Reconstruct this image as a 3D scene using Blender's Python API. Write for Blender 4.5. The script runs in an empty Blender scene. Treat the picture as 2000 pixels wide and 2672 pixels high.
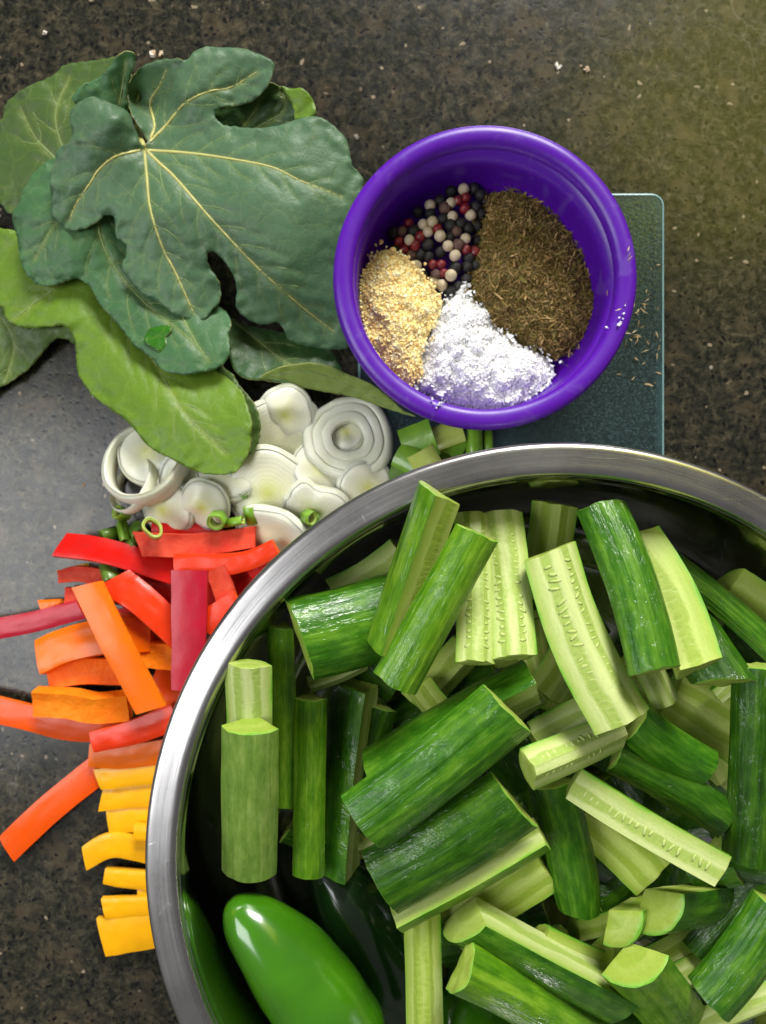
import bpy, bmesh, math, random
import numpy as np
from mathutils import Vector, Matrix, noise as mnoise
from mathutils.geometry import delaunay_2d_cdt

random.seed(7); rng = np.random.default_rng(7)
scene = bpy.context.scene
COL = scene.collection
PI = math.pi

# ------------------------------------------------------------------ camera, world, lights, exposure
CAM_H = 0.44                      # camera height above the counter, looking straight down
cam_d = bpy.data.cameras.new('camera'); cam = bpy.data.objects.new('camera', cam_d); COL.objects.link(cam)
cam.location = (0, 0, CAM_H); cam.rotation_euler = (0, 0, 0)
cam_d.sensor_fit = 'HORIZONTAL'; cam_d.sensor_width = 36; cam_d.lens = 36
cam_d.clip_start = 0.01; cam_d.clip_end = 20
cam_d.dof.use_dof = True; cam_d.dof.focus_distance = CAM_H - 0.095; cam_d.dof.aperture_fstop = 11
scene.camera = cam

world = bpy.data.worlds.new('World'); scene.world = world; world.use_nodes = True
bg = world.node_tree.nodes['Background']; bg.inputs[0].default_value = (1.0, 0.98, 0.96, 1); bg.inputs[1].default_value = 0.125

def area(name, loc, target, sx, sy, power, col):
    l = bpy.data.lights.new(name, 'AREA'); l.shape = 'RECTANGLE'; l.size = sx; l.size_y = sy
    l.energy = power; l.color = col
    o = bpy.data.objects.new(name, l); COL.objects.link(o); o.location = loc
    o.rotation_euler = (Vector(target) - Vector(loc)).to_track_quat('-Z', 'Y').to_euler()
    return o
area('window_light', (0.70, 3.05, 1.85), (0, 0, 0.05), 1.4, 1.2, 190, (1.0, 0.985, 0.95))
area('side_window_light', (-1.08, -0.14, 1.25), (-0.3, -0.14, 0.02), 0.75, 1.1, 16, (0.96, 0.98, 1.0))
area('garden_window_light', (0.70, 0.80, 1.00), (0.15, 0.2, 0), 0.50, 0.55, 2.6, (0.60, 0.56, 0.02))

vs = scene.view_settings
vs.view_transform = 'Standard'; vs.look = 'None'; vs.gamma = 1; vs.use_curve_mapping = False; vs.exposure = 0.2
scene.cycles.use_denoising = True
scene.cycles.max_bounces = 6
scene.cycles.use_adaptive_sampling = True; scene.cycles.adaptive_threshold = 0.025

# ------------------------------------------------------------------ helpers
def sc(z): return (CAM_H - z) / 2000.0              # metres per photo pixel at height z
def P(x, y, z):                                     # photo pixel + height -> place in the scene
    s = sc(z); return Vector(((x - 1000) * s, (1336 - y) * s, z))
DK = 2000 / 1656.0
def D(x, y, z): return P(x * DK, y * DK, z)

def tag(o, label=None, cat=None, group=None, kind=None):
    if label: o['label'] = label
    if cat: o['category'] = cat
    if group: o['group'] = group
    if kind: o['kind'] = kind
    return o
def empty(name, loc=(0, 0, 0), rot=None):
    o = bpy.data.objects.new(name, None); COL.objects.link(o); o.location = loc
    o.empty_display_size = 0.01
    if rot is not None: o.rotation_euler = rot
    return o
def mesh_obj(name, verts, faces, mats, parent=None, smooth=True, loc=None, midx=None):
    me = bpy.data.meshes.new(name)
    me.from_pydata([tuple(v) for v in verts], [], faces)
    if not isinstance(mats, (list, tuple)): mats = [mats]
    for m in mats: me.materials.append(m)
    if midx is not None: me.polygons.foreach_set('material_index', midx)
    me.polygons.foreach_set('use_smooth', [smooth] * len(me.polygons))
    me.update()
    o = bpy.data.objects.new(name, me); COL.objects.link(o)
    if parent is not None: o.parent = parent
    if loc is not None: o.location = loc
    return o
def vattr(o, name, data, typ='FLOAT_VECTOR'):
    a = o.data.attributes.new(name, typ, 'POINT')
    key = {'FLOAT_VECTOR': 'vector', 'FLOAT': 'value', 'FLOAT_COLOR': 'color'}[typ]
    a.data.foreach_set(key, np.asarray(data, dtype=np.float32).ravel())
def catmull(pts, n=8, closed=False):
    pts = [np.array(p, float) for p in pts]; out = []
    m = len(pts); rngi = range(m) if closed else range(m - 1)
    for i in rngi:
        if closed: p0, p1, p2, p3 = pts[(i - 1) % m], pts[i], pts[(i + 1) % m], pts[(i + 2) % m]
        else:
            p1, p2 = pts[i], pts[i + 1]
            p0 = pts[i - 1] if i > 0 else 2 * p1 - p2
            p3 = pts[i + 2] if i + 2 < m else 2 * p2 - p1
        for k in range(n):
            t = k / n
            out.append(0.5 * (2 * p1 + (p2 - p0) * t + (2 * p0 - 5 * p1 + 4 * p2 - p3) * t * t + (3 * p1 - p0 - 3 * p2 + p3) * t ** 3))
    if not closed: out.append(pts[-1])
    return np.array(out)
def lathe(name, prof, mat, seg=96, parent=None, smooth=True, closed=True):
    verts, faces = [], []
    n = len(prof)
    for i in range(seg):
        a = 2 * PI * i / seg
        for r, z in prof: verts.append((r * math.cos(a), r * math.sin(a), z))
    m = n if closed else n - 1
    for i in range(seg):
        j = (i + 1) % seg
        for k in range(m):
            l = (k + 1) % n
            faces.append((i * n + k, j * n + k, j * n + l, i * n + l))
    return mesh_obj(name, verts, faces, mat, parent, smooth)

# ------------------------------------------------------------------ materials
class NT:
    def __init__(s, name):
        s.m = bpy.data.materials.new(name); s.m.use_nodes = True
        s.t = s.m.node_tree; s.N = s.t.nodes; s.L = s.t.links
        s.b = s.N['Principled BSDF']; s.out = s.N['Material Output']
    def n(s, typ, **kw):
        o = s.N.new(typ)
        for k, v in kw.items():
            if k.startswith('i_'):
                key = k[2:]; key = int(key) if key.isdigit() else key.replace('_', ' ')
                s.inp(o.inputs[key], v)
            else: setattr(o, k, v)
        return o
    def inp(s, sock, v):
        if isinstance(v, bpy.types.NodeSocket): s.L.new(v, sock)
        elif isinstance(v, (tuple, list)) and len(v) == 3 and sock.type == 'RGBA': sock.default_value = (*v, 1)
        else: sock.default_value = v
    def set(s, **kw):
        for k, v in kw.items(): s.inp(s.b.inputs[k.replace('_', ' ')], v)
        return s
    def obj(s): return s.n('ShaderNodeTexCoord').outputs['Object']
    def attr(s, name, out='Vector'): return s.n('ShaderNodeAttribute', attribute_name=name).outputs[out]
    def mapv(s, v, scale=(1, 1, 1), loc=(0, 0, 0)):
        return s.n('ShaderNodeMapping', i_Vector=v, i_Scale=scale, i_Location=loc).outputs[0]
    def noise(s, v, scale=5, detail=4, rough=.55, dist=0, out=0):
        return s.n('ShaderNodeTexNoise', i_Vector=v, i_Scale=scale, i_Detail=detail, i_Roughness=rough, i_Distortion=dist).outputs[out]
    def vor(s, v, scale=5, feature='F1', rand=1.0, out='Distance'):
        return s.n('ShaderNodeTexVoronoi', feature=feature, i_Vector=v, i_Scale=scale, i_Randomness=rand).outputs[out]
    def ramp(s, f, stops, interp='LINEAR'):
        r = s.n('ShaderNodeValToRGB', i_Fac=f); cr = r.color_ramp; cr.interpolation = interp
        while len(cr.elements) < len(stops): cr.elements.new(0.5)
        for e, (p, c) in zip(cr.elements, stops):
            e.position = p; e.color = (c, c, c, 1) if isinstance(c, (int, float)) else (*c, 1)
        return r.outputs[0]
    def mix(s, f, a, b, mode='MIX'):
        x = s.n('ShaderNodeMix', data_type='RGBA', blend_type=mode)
        s.inp(x.inputs[0], f); s.inp(x.inputs[6], a); s.inp(x.inputs[7], b); return x.outputs[2]
    def math(s, op, a, b=0.0, c=None):
        x = s.n('ShaderNodeMath', operation=op); s.inp(x.inputs[0], a); s.inp(x.inputs[1], b)
        if c is not None: s.inp(x.inputs[2], c)
        return x.outputs[0]
    def bump(s, h, strength=.3, dist=.001, normal=None):
        x = s.n('ShaderNodeBump', i_Height=h, i_Strength=strength, i_Distance=dist)
        if normal is not None: s.inp(x.inputs['Normal'], normal)
        return x.outputs[0]

def mat_counter():
    m = NT('speckled_stone'); o = m.obj()
    warp = m.noise(o, 60, 3, out=1)
    ov = m.mix(0.012, o, warp, 'ADD')
    big = m.noise(o, 7, 3)
    base = m.ramp(m.noise(ov, 210, 6, .78), [(.36, (.003, .004, .0035)), (.46, (.015, .0155, .0105)), (.55, (.041, .036, .022)), (.68, (.108, .090, .056))])
    base = m.mix(m.ramp(big, [(.35, 0), (.7, .45)]), base, (.014, .016, .013))
    tan = m.ramp(m.noise(ov, 55, 3, .6), [(.55, 0), (.68, .6)])
    base = m.mix(tan, base, (.072, .054, .031))
    # dark pits and pale chips
    d1 = m.vor(ov, 190); d2 = m.vor(o, 330)
    pit = m.math('MULTIPLY', m.ramp(d1, [(.16, 1), (.30, 0)]), m.ramp(m.noise(o, 90, 2), [(.36, 0), (.46, 1)]))
    base = m.mix(pit, base, (.003, .0035, .004))
    pit2 = m.math('MULTIPLY', m.ramp(d2, [(.15, 1), (.28, 0)]), m.ramp(m.noise(o, 160, 2), [(.5, 0), (.58, 1)]))
    base = m.mix(pit2, base, (.004, .004, .004))
    rnd = m.n('ShaderNodeTexVoronoi', i_Vector=ov, i_Scale=150.0)
    chip = m.math('MULTIPLY', m.ramp(rnd.outputs['Distance'], [(.13, 1), (.2, 0)]), m.ramp(m.n('ShaderNodeSeparateColor', i_0=rnd.outputs['Color']).outputs[0], [(.80, 0), (.84, 1)]))
    base = m.mix(chip, base, (.24, .19, .13))
    rnd2 = m.n('ShaderNodeTexVoronoi', i_Vector=ov, i_Scale=45.0)
    chip2 = m.math('MULTIPLY', m.ramp(rnd2.outputs['Distance'], [(.05, 1), (.09, 0)]), m.ramp(m.n('ShaderNodeSeparateColor', i_0=rnd2.outputs['Color']).outputs[1], [(.88, 0), (.9, 1)]))
    base = m.mix(chip2, base, (.34, .31, .26))
    scr = m.ramp(m.vor(m.mapv(m.mix(.05, o, m.noise(o, 25, 4, out=1), 'ADD'), (9, 13, 10)), 1, 'DISTANCE_TO_EDGE'), [(0, .22), (.006, 0)])
    scr = m.math('MULTIPLY', scr, m.ramp(m.noise(o, 16, 3), [(.56, 0), (.66, 1)]))
    base = m.mix(scr, base, (.30, .29, .25))
    rough = m.ramp(m.noise(o, 90, 4), [(.3, .19), (.7, .27)])
    m.set(Base_Color=base, Roughness=rough, Specular_IOR_Level=.42)
    h = m.math('SUBTRACT', m.math('MULTIPLY', m.noise(o, 260, 3), .5), m.math('MULTIPLY', pit, .7))
    m.set(Normal=m.bump(h, .08, .0005))
    return m.m

def mat_steel(name, rough=.16, scale=1.0, c1=(.50, .49, .485), c2=(.60, .59, .58)):
    m = NT(name); o = m.obj()
    sx = m.n('ShaderNodeSeparateXYZ', i_0=o)
    r = m.math('SQRT', m.math('ADD', m.math('MULTIPLY', sx.outputs[0], sx.outputs[0]), m.math('MULTIPLY', sx.outputs[1], sx.outputs[1])))
    ang = m.math('ARCTAN2', sx.outputs[1], sx.outputs[0])
    v = m.n('ShaderNodeCombineXYZ', i_0=m.math('MULTIPLY', r, 900.0), i_1=m.math('MULTIPLY', ang, 2.5), i_2=m.math('MULTIPLY', sx.outputs[2], 900.0)).outputs[0]
    rings = m.noise(v, 1, 3, .6)
    scr = m.ramp(m.vor(m.mapv(o, (70, 110, 90)), 1, 'DISTANCE_TO_EDGE'), [(0, 1), (.012, 0)])
    scr = m.math('MULTIPLY', scr, m.ramp(m.noise(o, 60, 2), [(.55, 0), (.62, 1)]))
    smud = m.noise(o, 35, 4)
    m.set(Base_Color=m.mix(m.ramp(smud, [(.35, 0), (.7, 1)]), c1, c2), Metallic=1.0,
          Roughness=m.math('ADD', m.math('ADD', m.math('MULTIPLY', rings, .10 * scale), m.math('MULTIPLY', smud, .10)), rough - .09))
    m.set(Normal=m.bump(m.math('ADD', rings, m.math('MULTIPLY', scr, -.6)), .10 * scale, .0004))
    return m.m

def mat_plastic():
    m = NT('purple_plastic'); o = m.obj()
    sm = m.noise(m.mapv(o, (30, 30, 30)), 1, 5, .7)
    spot = m.ramp(m.noise(m.mapv(o, (70, 70, 40)), 1, 2, .5, 1.0), [(.62, 0), (.72, 1)])
    m.set(Base_Color=m.mix(m.math('MULTIPLY', spot, .12), (.082, .004, .33), (.30, .24, .50)),
          Roughness=m.ramp(sm, [(.3, .30), (.7, .44)]), Specular_IOR_Level=.5, Subsurface_Weight=0.0)
    m.set(Normal=m.bump(m.noise(o, 260, 3), .04, .0005))
    return m.m

def mat_flesh(name, pale, mid, ends=False):
    m = NT(name); sec = m.attr('sec')
    s = m.n('ShaderNodeSeparateXYZ', i_0=sec)
    a, b, x = s.outputs
    r0 = m.math('SQRT', m.math('ADD', m.math('MULTIPLY', a, a), m.math('MULTIPLY', b, b)))
    xm = m.n('ShaderNodeCombineXYZ', i_0=m.math('MULTIPLY', x, 1.0), i_1=m.math('MULTIPLY', a, .016), i_2=m.math('MULTIPLY', b, .016)).outputs[0]
    n1 = m.noise(m.mapv(xm, (70, 120, 120)), 1, 4)
    r = m.math('ADD', r0, m.math('MULTIPLY', m.math('SUBTRACT', n1, .5), .32))
    edge = (.13, .36, .025)
    col = m.ramp(r, [(0, pale), (.16, tuple(c * .95 for c in pale)), (.27, mid), (.50, mid), (.58, pale),
                     (.72, tuple((p * .6 + q * .4) for p, q in zip(pale, mid))), (.90, tuple(q * 1.05 for q in mid)), (.985, (.22, .44, .06)), (1, edge)])
    # seeds: radial slivers set in rows in the core band
    sv = m.n('ShaderNodeCombineXYZ', i_0=m.math('MULTIPLY', x, 360.0), i_1=m.math('MULTIPLY', a, 2.6), i_2=m.math('MULTIPLY', b, 2.6)).outputs[0]
    sd = m.vor(sv, 1, 'F1', .9)
    band = m.ramp(r, [(.14, 0), (.22, 1), (.50, 1), (.57, 0)])
    if ends: band = m.math('MULTIPLY', band, .12)
    seed = m.math('MULTIPLY', m.ramp(sd, [(.30, 1), (.46, 0)]), band)
    rim = m.math('MULTIPLY', m.ramp(sd, [(.28, 0), (.42, 1), (.55, 0)]), band)
    col = m.mix(m.math('MULTIPLY', seed, .16), col, tuple(q * .82 for q in mid))
    col = m.mix(m.math('MULTIPLY', rim, .12), col, tuple(min(1, p * 1.15) for p in pale))
    grain = m.noise(m.mapv(xm, (700, 1100, 1100)), 1, 3)
    streak = m.noise(m.mapv(xm, (60, 700, 700)), 1, 3)
    col = m.mix(m.ramp(streak, [(.3, .22), (.6, 0)]), col, tuple(q * .7 for q in mid))
    col = m.mix(m.ramp(grain, [(.35, .12), (.6, 0)]), col, tuple(q * .6 for q in mid))
    m.set(Base_Color=col, Roughness=m.ramp(grain, [(.3, .34), (.7, .54)]), Specular_IOR_Level=.18,
          Subsurface_Weight=0.0)
    h = m.math('ADD', m.math('MULTIPLY', grain, .35), m.math('ADD', m.math('MULTIPLY', seed, .3), m.math('MULTIPLY', streak, .35)))
    m.set(Normal=m.bump(h, .36, .0006), Coat_Weight=.12, Coat_Roughness=.22)
    return m.m

def mat_peel(name, dark, mid, lite, bias=0.0):
    m = NT(name); sec = m.attr('sec')
    s = m.n('ShaderNodeSeparateXYZ', i_0=sec); a, b, x = s.outputs
    xm = m.n('ShaderNodeCombineXYZ', i_0=x, i_1=m.math('MULTIPLY', a, .016), i_2=m.math('MULTIPLY', b, .016)).outputs[0]
    oi = m.n('ShaderNodeObjectInfo').outputs['Random']
    off = m.n('ShaderNodeCombineXYZ', i_0=m.math('MULTIPLY', oi, 7.0), i_1=m.math('MULTIPLY', oi, 3.0), i_2=oi).outputs[0]
    xv = m.n('ShaderNodeVectorMath', operation='ADD', i_0=xm, i_1=off).outputs[0]
    st = m.noise(m.mapv(xv, (13, 230, 230)), 1, 4, .6, .3)
    mo = m.noise(m.mapv(xv, (90, 190, 190)), 1, 4, .65)
    f = m.math('ADD', m.math('ADD', m.math('MULTIPLY', st, .5), m.math('MULTIPLY', mo, .5)), bias)
    col = m.ramp(f, [(.34, dark), (.49, mid), (.64, lite)])
    dots = m.ramp(m.vor(m.mapv(xv, (420, 420, 420)), 1), [(.10, .22), (.2, 0)])
    dots = m.math('MULTIPLY', dots, m.ramp(m.noise(xv, 160, 2), [(.5, 0), (.6, 1)]))
    col = m.mix(dots, col, tuple(min(1, c * 1.7 + .02) for c in lite))
    m.set(Base_Color=col, Roughness=m.ramp(mo, [(.3, .30), (.7, .46)]), Specular_IOR_Level=.16)
    ridg = m.noise(m.mapv(xv, (16, 300, 300)), 1, 3, .5)
    wrink = m.noise(m.mapv(xv, (130, 520, 520)), 1, 3, .6, .8)
    n1 = m.bump(m.math('ADD', ridg, m.math('MULTIPLY', wrink, .4)), .7, .0010)
    wet = m.noise(m.mapv(xv, (150, 260, 260)), 1, 3, .6, 1.2)
    cn = m.bump(m.math('ADD', wet, m.math('MULTIPLY', ridg, 1.2)), .9, .0011)
    m.set(Normal=n1, Coat_Weight=m.ramp(m.noise(xv, 60, 2), [(.40, .08), (.60, .85)]), Coat_Roughness=.07, Coat_Normal=cn)
    return m.m

def mat_leaf(name, col1, col2, vein=(.42, .44, .12), rough=.46):
    m = NT(name); o = m.obj()
    n1 = m.noise(o, 45, 4, .6); fine = m.vor(m.mix(.006, o, m.noise(o, 120, 3, out=1), 'ADD'), 260, 'DISTANCE_TO_EDGE')
    mid = m.vor(m.mix(.010, o, m.noise(o, 60, 3, out=1), 'ADD'), 75, 'DISTANCE_TO_EDGE')
    v = m.attr('vein', 'Fac')
    col = m.mix(m.ramp(n1, [(.3, 0), (.7, 1)]), col1, col2)
    big = m.noise(o, 14, 3)
    col = m.mix(m.ramp(big, [(.45, 0), (.75, .4)]), col, tuple(c * .72 for c in col1))
    col = m.mix(m.ramp(mid, [(0, .22), (.03, 0)]), col, tuple(.5 * a + .5 * b for a, b in zip(col2, vein)))
    col = m.mix(m.ramp(fine, [(0, .20), (.05, 0)]), col, tuple(c * 1.5 for c in col2))
    col = m.mix(m.math('MULTIPLY', v, .5), col, vein)
    spec = m.ramp(m.vor(m.mapv(o, (38, 38, 1)), 1), [(.03, 1), (.05, 0)])
    col = m.mix(m.math('MULTIPLY', spec, .35), col, (.20, .17, .06))
    m.set(Base_Color=col, Roughness=m.ramp(m.noise(o, 300, 2), [(.3, rough - .06), (.7, rough + .1)]), Specular_IOR_Level=.36)
    h = m.math('ADD', m.math('MULTIPLY', m.ramp(mid, [(0, 0), (.10, 1)]), .25), m.math('ADD', m.math('MULTIPLY', m.ramp(fine, [(0, 0), (.2, 1)]), .25), m.math('MULTIPLY', n1, .6)))
    m.set(Normal=m.bump(h, .22, .0009), Sheen_Weight=.03, Sheen_Roughness=.5)
    # light passing through the blade
    tr = m.n('ShaderNodeBsdfTranslucent', i_Color=tuple(min(1, c * 1.6) for c in col2))
    mx = m.n('ShaderNodeMixShader', i_0=.24, i_1=m.b.outputs[0], i_2=tr.outputs[0])
    m.L.new(mx.outputs[0], m.out.inputs[0])
    return m.m

def mat_simple(name, col, rough=.4, var=.25, scale=80, bump=.2, bscale=200, col2=None, coat=0.0, sss=0.0, stretch=(1, 1, 1), spec=.5, croughness=.08):
    m = NT(name); o = m.mapv(m.obj(), stretch)
    n1 = m.noise(o, scale, 4, .6)
    c2 = col2 or tuple(c * (1 - var) for c in col)
    m.set(Base_Color=m.mix(m.ramp(n1, [(.32, 0), (.68, 1)]), col, c2), Roughness=m.ramp(m.noise(o, scale * 2, 3), [(.3, max(.05, rough - .07)), (.7, rough + .09)]), Specular_IOR_Level=spec)
    if bump: m.set(Normal=m.bump(m.noise(o, bscale, 4), bump, .0007))
    if coat: m.set(Coat_Weight=coat, Coat_Roughness=croughness)
    if sss: m.set(Subsurface_Weight=sss, Subsurface_Radius=(.006, .005, .003), Subsurface_Scale=.5)
    return m.m

def mat_tint(name, rough=.6, spec=.3, sss=0.0, trans=0.0):
    m = NT(name); c = m.n('ShaderNodeAttribute', attribute_name='tint').outputs['Color']
    m.set(Base_Color=c, Roughness=rough, Specular_IOR_Level=spec)
    if sss: m.set(Subsurface_Weight=sss, Subsurface_Radius=(.002, .002, .002), Subsurface_Scale=.5)
    return m.m

def mat_glass():
    m = NT('textured_glass'); o = m.obj()
    h = m.math('ADD', m.noise(o, 420, 3, .6), m.math('MULTIPLY', m.vor(o, 620), .6))
    nb = m.bump(h, .14, .0006)
    tr = m.n('ShaderNodeBsdfTransparent', i_Color=(.60, .75, .73))
    gl = m.n('ShaderNodeBsdfGlossy', i_Color=(.80, .95, .97), i_Roughness=.22, i_Normal=nb)
    df = m.n('ShaderNodeBsdfDiffuse', i_Color=(.15, .25, .26), i_Normal=nb)
    fr = m.n('ShaderNodeFresnel', i_IOR=1.5, i_Normal=nb)
    frost = m.ramp(m.vor(m.mix(.004, o, m.noise(o, 200, 2, out=1), 'ADD'), 700), [(.15, .30), (.5, .08)])
    a = m.n('ShaderNodeMixShader', i_0=frost, i_1=tr.outputs[0], i_2=df.outputs[0])
    b = m.n('ShaderNodeMixShader', i_0=m.math('MULTIPLY', fr.outputs[0], 1.5), i_1=a.outputs[0], i_2=gl.outputs[0])
    m.L.new(b.outputs[0], m.out.inputs[0])
    return m.m

M = {}
M['counter'] = mat_counter()
M['steel'] = mat_steel('brushed_steel', .12, .7); M['steel_rim'] = mat_steel('steel_rim', .26, 1.4, (.46, .445, .44), (.57, .56, .555))
M['purple'] = mat_plastic()
M['flesh'] = mat_flesh('cucumber_flesh', (.57, .65, .265), (.345, .46, .098))
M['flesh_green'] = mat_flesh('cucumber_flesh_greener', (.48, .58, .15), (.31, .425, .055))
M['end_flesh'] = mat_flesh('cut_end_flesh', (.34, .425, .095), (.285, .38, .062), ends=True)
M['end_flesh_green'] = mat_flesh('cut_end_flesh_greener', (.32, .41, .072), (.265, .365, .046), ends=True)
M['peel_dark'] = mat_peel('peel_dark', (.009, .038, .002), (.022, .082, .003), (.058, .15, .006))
M['peel'] = mat_peel('peel_green', (.012, .066, .003), (.036, .132, .005), (.10, .235, .013))
M['peel_light'] = mat_peel('peel_light', (.036, .128, .003), (.085, .215, .006), (.18, .335, .018))
M['peel_pale'] = mat_peel('peel_pale', (.085, .18, .020), (.16, .275, .040), (.27, .385, .085))
M['leaf_top'] = mat_leaf('fig_leaf_blue_green', (.070, .148, .072), (.096, .186, .096))
M['leaf_mid'] = mat_leaf('fig_leaf_green', (.050, .140, .052), (.076, .182, .070))
M['leaf_olive'] = mat_leaf('fig_leaf_olive', (.060, .118, .024), (.084, .148, .032))
M['leaf_bright'] = mat_leaf('fig_leaf_bright', (.120, .225, .016), (.155, .270, .022))
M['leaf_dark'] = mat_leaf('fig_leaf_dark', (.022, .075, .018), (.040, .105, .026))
M['leaf_under'] = mat_leaf('fig_leaf_underside', (.21, .30, .055), (.27, .36, .085), (.42, .48, .16), .6)
M['leaf_wet'] = mat_leaf('fig_leaf_wet', (.030, .150, .010), (.045, .185, .014), rough=.30)
M['vein'] = mat_simple('leaf_vein', (.50, .48, .15), .5, .2)
M['vein_thin'] = mat_simple('leaf_vein_thin', (.19, .29, .09), .5, .2)
M['leaf_edge'] = mat_simple('leaf_edge', (.30, .30, .08), .6, .3)
M['leek'] = mat_simple('leek_white', (.74, .74, .64), .36, .06, 60, .18, 300, (.62, .64, .49), coat=.08, sss=.4, spec=.35)
M['leek_core'] = mat_simple('leek_core', (.66, .67, .36), .35, .1, 60, .25, 300, (.52, .56, .22), coat=.2, sss=.3)
M['leek_mid'] = mat_simple('leek_cream', (.76, .76, .58), .34, .06, 60, .25, 300, (.66, .68, .46), coat=.2, sss=.35)
def mat_heart(name, heart):
    m = NT(name); o = m.obj(); r = m.attr('rad', 'Fac'); n1 = m.noise(o, 90, 3)
    rr = m.math('ADD', r, m.math('MULTIPLY', m.math('SUBTRACT', n1, .5), .07))
    col = m.ramp(rr, [(.05, heart), (.22, tuple(.5 * a + .5 * b for a, b in zip(heart, (.70, .70, .52)))), (.42, (.67, .67, .48)), (.8, (.73, .73, .61))])
    w = m.n('ShaderNodeTexWave', wave_type='BANDS', bands_direction='X', i_Vector=m.n('ShaderNodeCombineXYZ', i_0=rr).outputs[0], i_Scale=3.4, i_Distortion=.6, i_Detail=2.0).outputs['Fac']
    col = m.mix(m.math('MULTIPLY', m.ramp(w, [(.0, 1), (.30, 0)]), .13), col, (.52, .54, .33))
    m.set(Base_Color=col, Roughness=.38, Coat_Weight=.06, Subsurface_Weight=.4, Subsurface_Radius=(.006, .005, .003), Subsurface_Scale=.5, Normal=m.bump(m.math('ADD', w, m.noise(o, 300, 3)), .08, .0006))
    return m.m
M['leek_heart'] = mat_heart('leek_heart', (.60, .62, .20)); M['leek_heart_white'] = mat_heart('leek_heart_white', (.70, .70, .48))
M['scallion'] = mat_simple('scallion_green', (.20, .38, .025), .33, .3, 90, .3, 250, (.11, .27, .014), coat=.3)
M['scallion_pale'] = mat_simple('scallion_pale', (.42, .52, .10), .38, .2, 90, .3, 250, coat=.2)
M['scallion_dark'] = mat_simple('scallion_dark', (.095, .19, .02), .38, .2, 90, .3, 250, coat=.2)
def pep(n, skin, flesh, f2):
    M[n + '_skin'] = mat_simple(n + '_pepper_skin', skin, .30, .16, 60, .16, 140, spec=.22, coat=.14, croughness=.2)
    M[n + '_flesh'] = mat_simple(n + '_pepper_flesh', flesh, .45, .2, 90, .7, 420, f2, spec=.10)
pep('red', (.58, .007, .004), (.62, .075, .035), (.52, .035, .02))
pep('crimson', (.42, .008, .026), (.5, .04, .03), (.45, .03, .02))
pep('scarlet', (.70, .035, .004), (.74, .12, .02), (.68, .06, .01))
pep('orange', (.86, .150, .002), (.90, .25, .012), (.84, .17, .005))
pep('tangerine', (.82, .085, .002), (.88, .17, .010), (.82, .11, .005))
pep('yellow', (.92, .43, .003), (.88, .50, .03), (.84, .38, .006))
M['jalapeno'] = mat_simple('green_chilli_skin', (.050, .19, .004), .18, .15, 25, .05, 60, (.032, .135, .004), coat=.7, croughness=.15)
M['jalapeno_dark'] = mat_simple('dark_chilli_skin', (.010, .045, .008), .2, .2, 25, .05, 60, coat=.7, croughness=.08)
M['stem'] = mat_simple('chilli_stem', (.10, .17, .03), .5, .3)
M['glass'] = mat_glass()
M['glass_edge'] = mat_simple('glass_edge', (.30, .50, .52), .15, .2, 60, .1, 120, coat=.6)
M['tint_matte'] = mat_tint('grain_matte'); M['tint_salt'] = mat_tint('grain_salt', .3, .5, .3)
M['pc_black'] = mat_simple('peppercorn_black', (.020, .017, .015), .55, .4, 500, .9, 900, (.008, .007, .007))
M['pc_white'] = mat_simple('peppercorn_white', (.62, .52, .36), .55, .2, 400, .4, 700, (.45, .36, .22))
M['pc_pink'] = mat_simple('peppercorn_pink', (.26, .010, .014), .45, .4, 400, .6, 700, (.12, .008, .009), coat=.2)
M['pc_brown'] = mat_simple('peppercorn_brown', (.14, .075, .05), .6, .3, 400, .8, 700, (.08, .04, .03))

# ------------------------------------------------------------------ countertop
bm = bmesh.new(); bmesh.ops.create_cube(bm, size=1)
for v in bm.verts: v.co = Vector((v.co.x * 1.5, v.co.y * 1.5, v.co.z * .04 - .02))
me = bpy.data.meshes.new('countertop'); bm.to_mesh(me); bm.free(); me.materials.append(M['counter'])
ct = bpy.data.objects.new('countertop', me); COL.objects.link(ct)
tag(ct, 'dark brown speckled stone countertop under everything', 'countertop', kind='structure')

# ------------------------------------------------------------------ glass board under the purple bowl
def rounded_rect(x0, x1, y0, y1, r, n=6):
    out = []
    for cx, cy, a0 in ((x1 - r, y1 - r, 0), (x0 + r, y1 - r, 90), (x0 + r, y0 + r, 180), (x1 - r, y0 + r, 270)):
        for k in range(n + 1):
            a = math.radians(a0 + 90 * k / n); out.append((cx + r * math.cos(a), cy + r * math.sin(a)))
    return out
BX0, BX1, BY0, BY1 = -.014, .1575, -.004, .1785
gb = empty('glass_board', (0, 0, 0)); tag(gb, 'small greenish textured glass board under the purple bowl', 'glass board')
def slab(name, rr, z0, z1, mat, parent, bev=0):
    n = len(rr); v = [(x, y, z0) for x, y in rr] + [(x, y, z1) for x, y in rr]
    f = [tuple(range(n - 1, -1, -1)), tuple(range(n, 2 * n))] + [(i, (i + 1) % n, n + (i + 1) % n, n + i) for i in range(n)]
    return mesh_obj(name, v, f, mat, parent, smooth=False)
slab('plate', rounded_rect(BX0 + .0012, BX1 - .0012, BY0 + .0012, BY1 - .0012, .006), .003, .0115, M['glass'], gb)
ro = rounded_rect(BX0, BX1, BY0, BY1, .007); ri = rounded_rect(BX0 + .0013, BX1 - .0013, BY0 + .0013, BY1 - .0013, .0058)
n = len(ro); ev = [(x, y, .003) for x, y in ro] + [(x, y, .0105) for x, y in ro] + [(x, y, .0118) for x, y in ri] + [(x, y, .003) for x, y in ri]
ef = []
for i in range(n):
    j = (i + 1) % n
    for k in range(4):
        l = (k + 1) % 4; ef.append((k * n + i, k * n + j, l * n + j, l * n + i))
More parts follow.
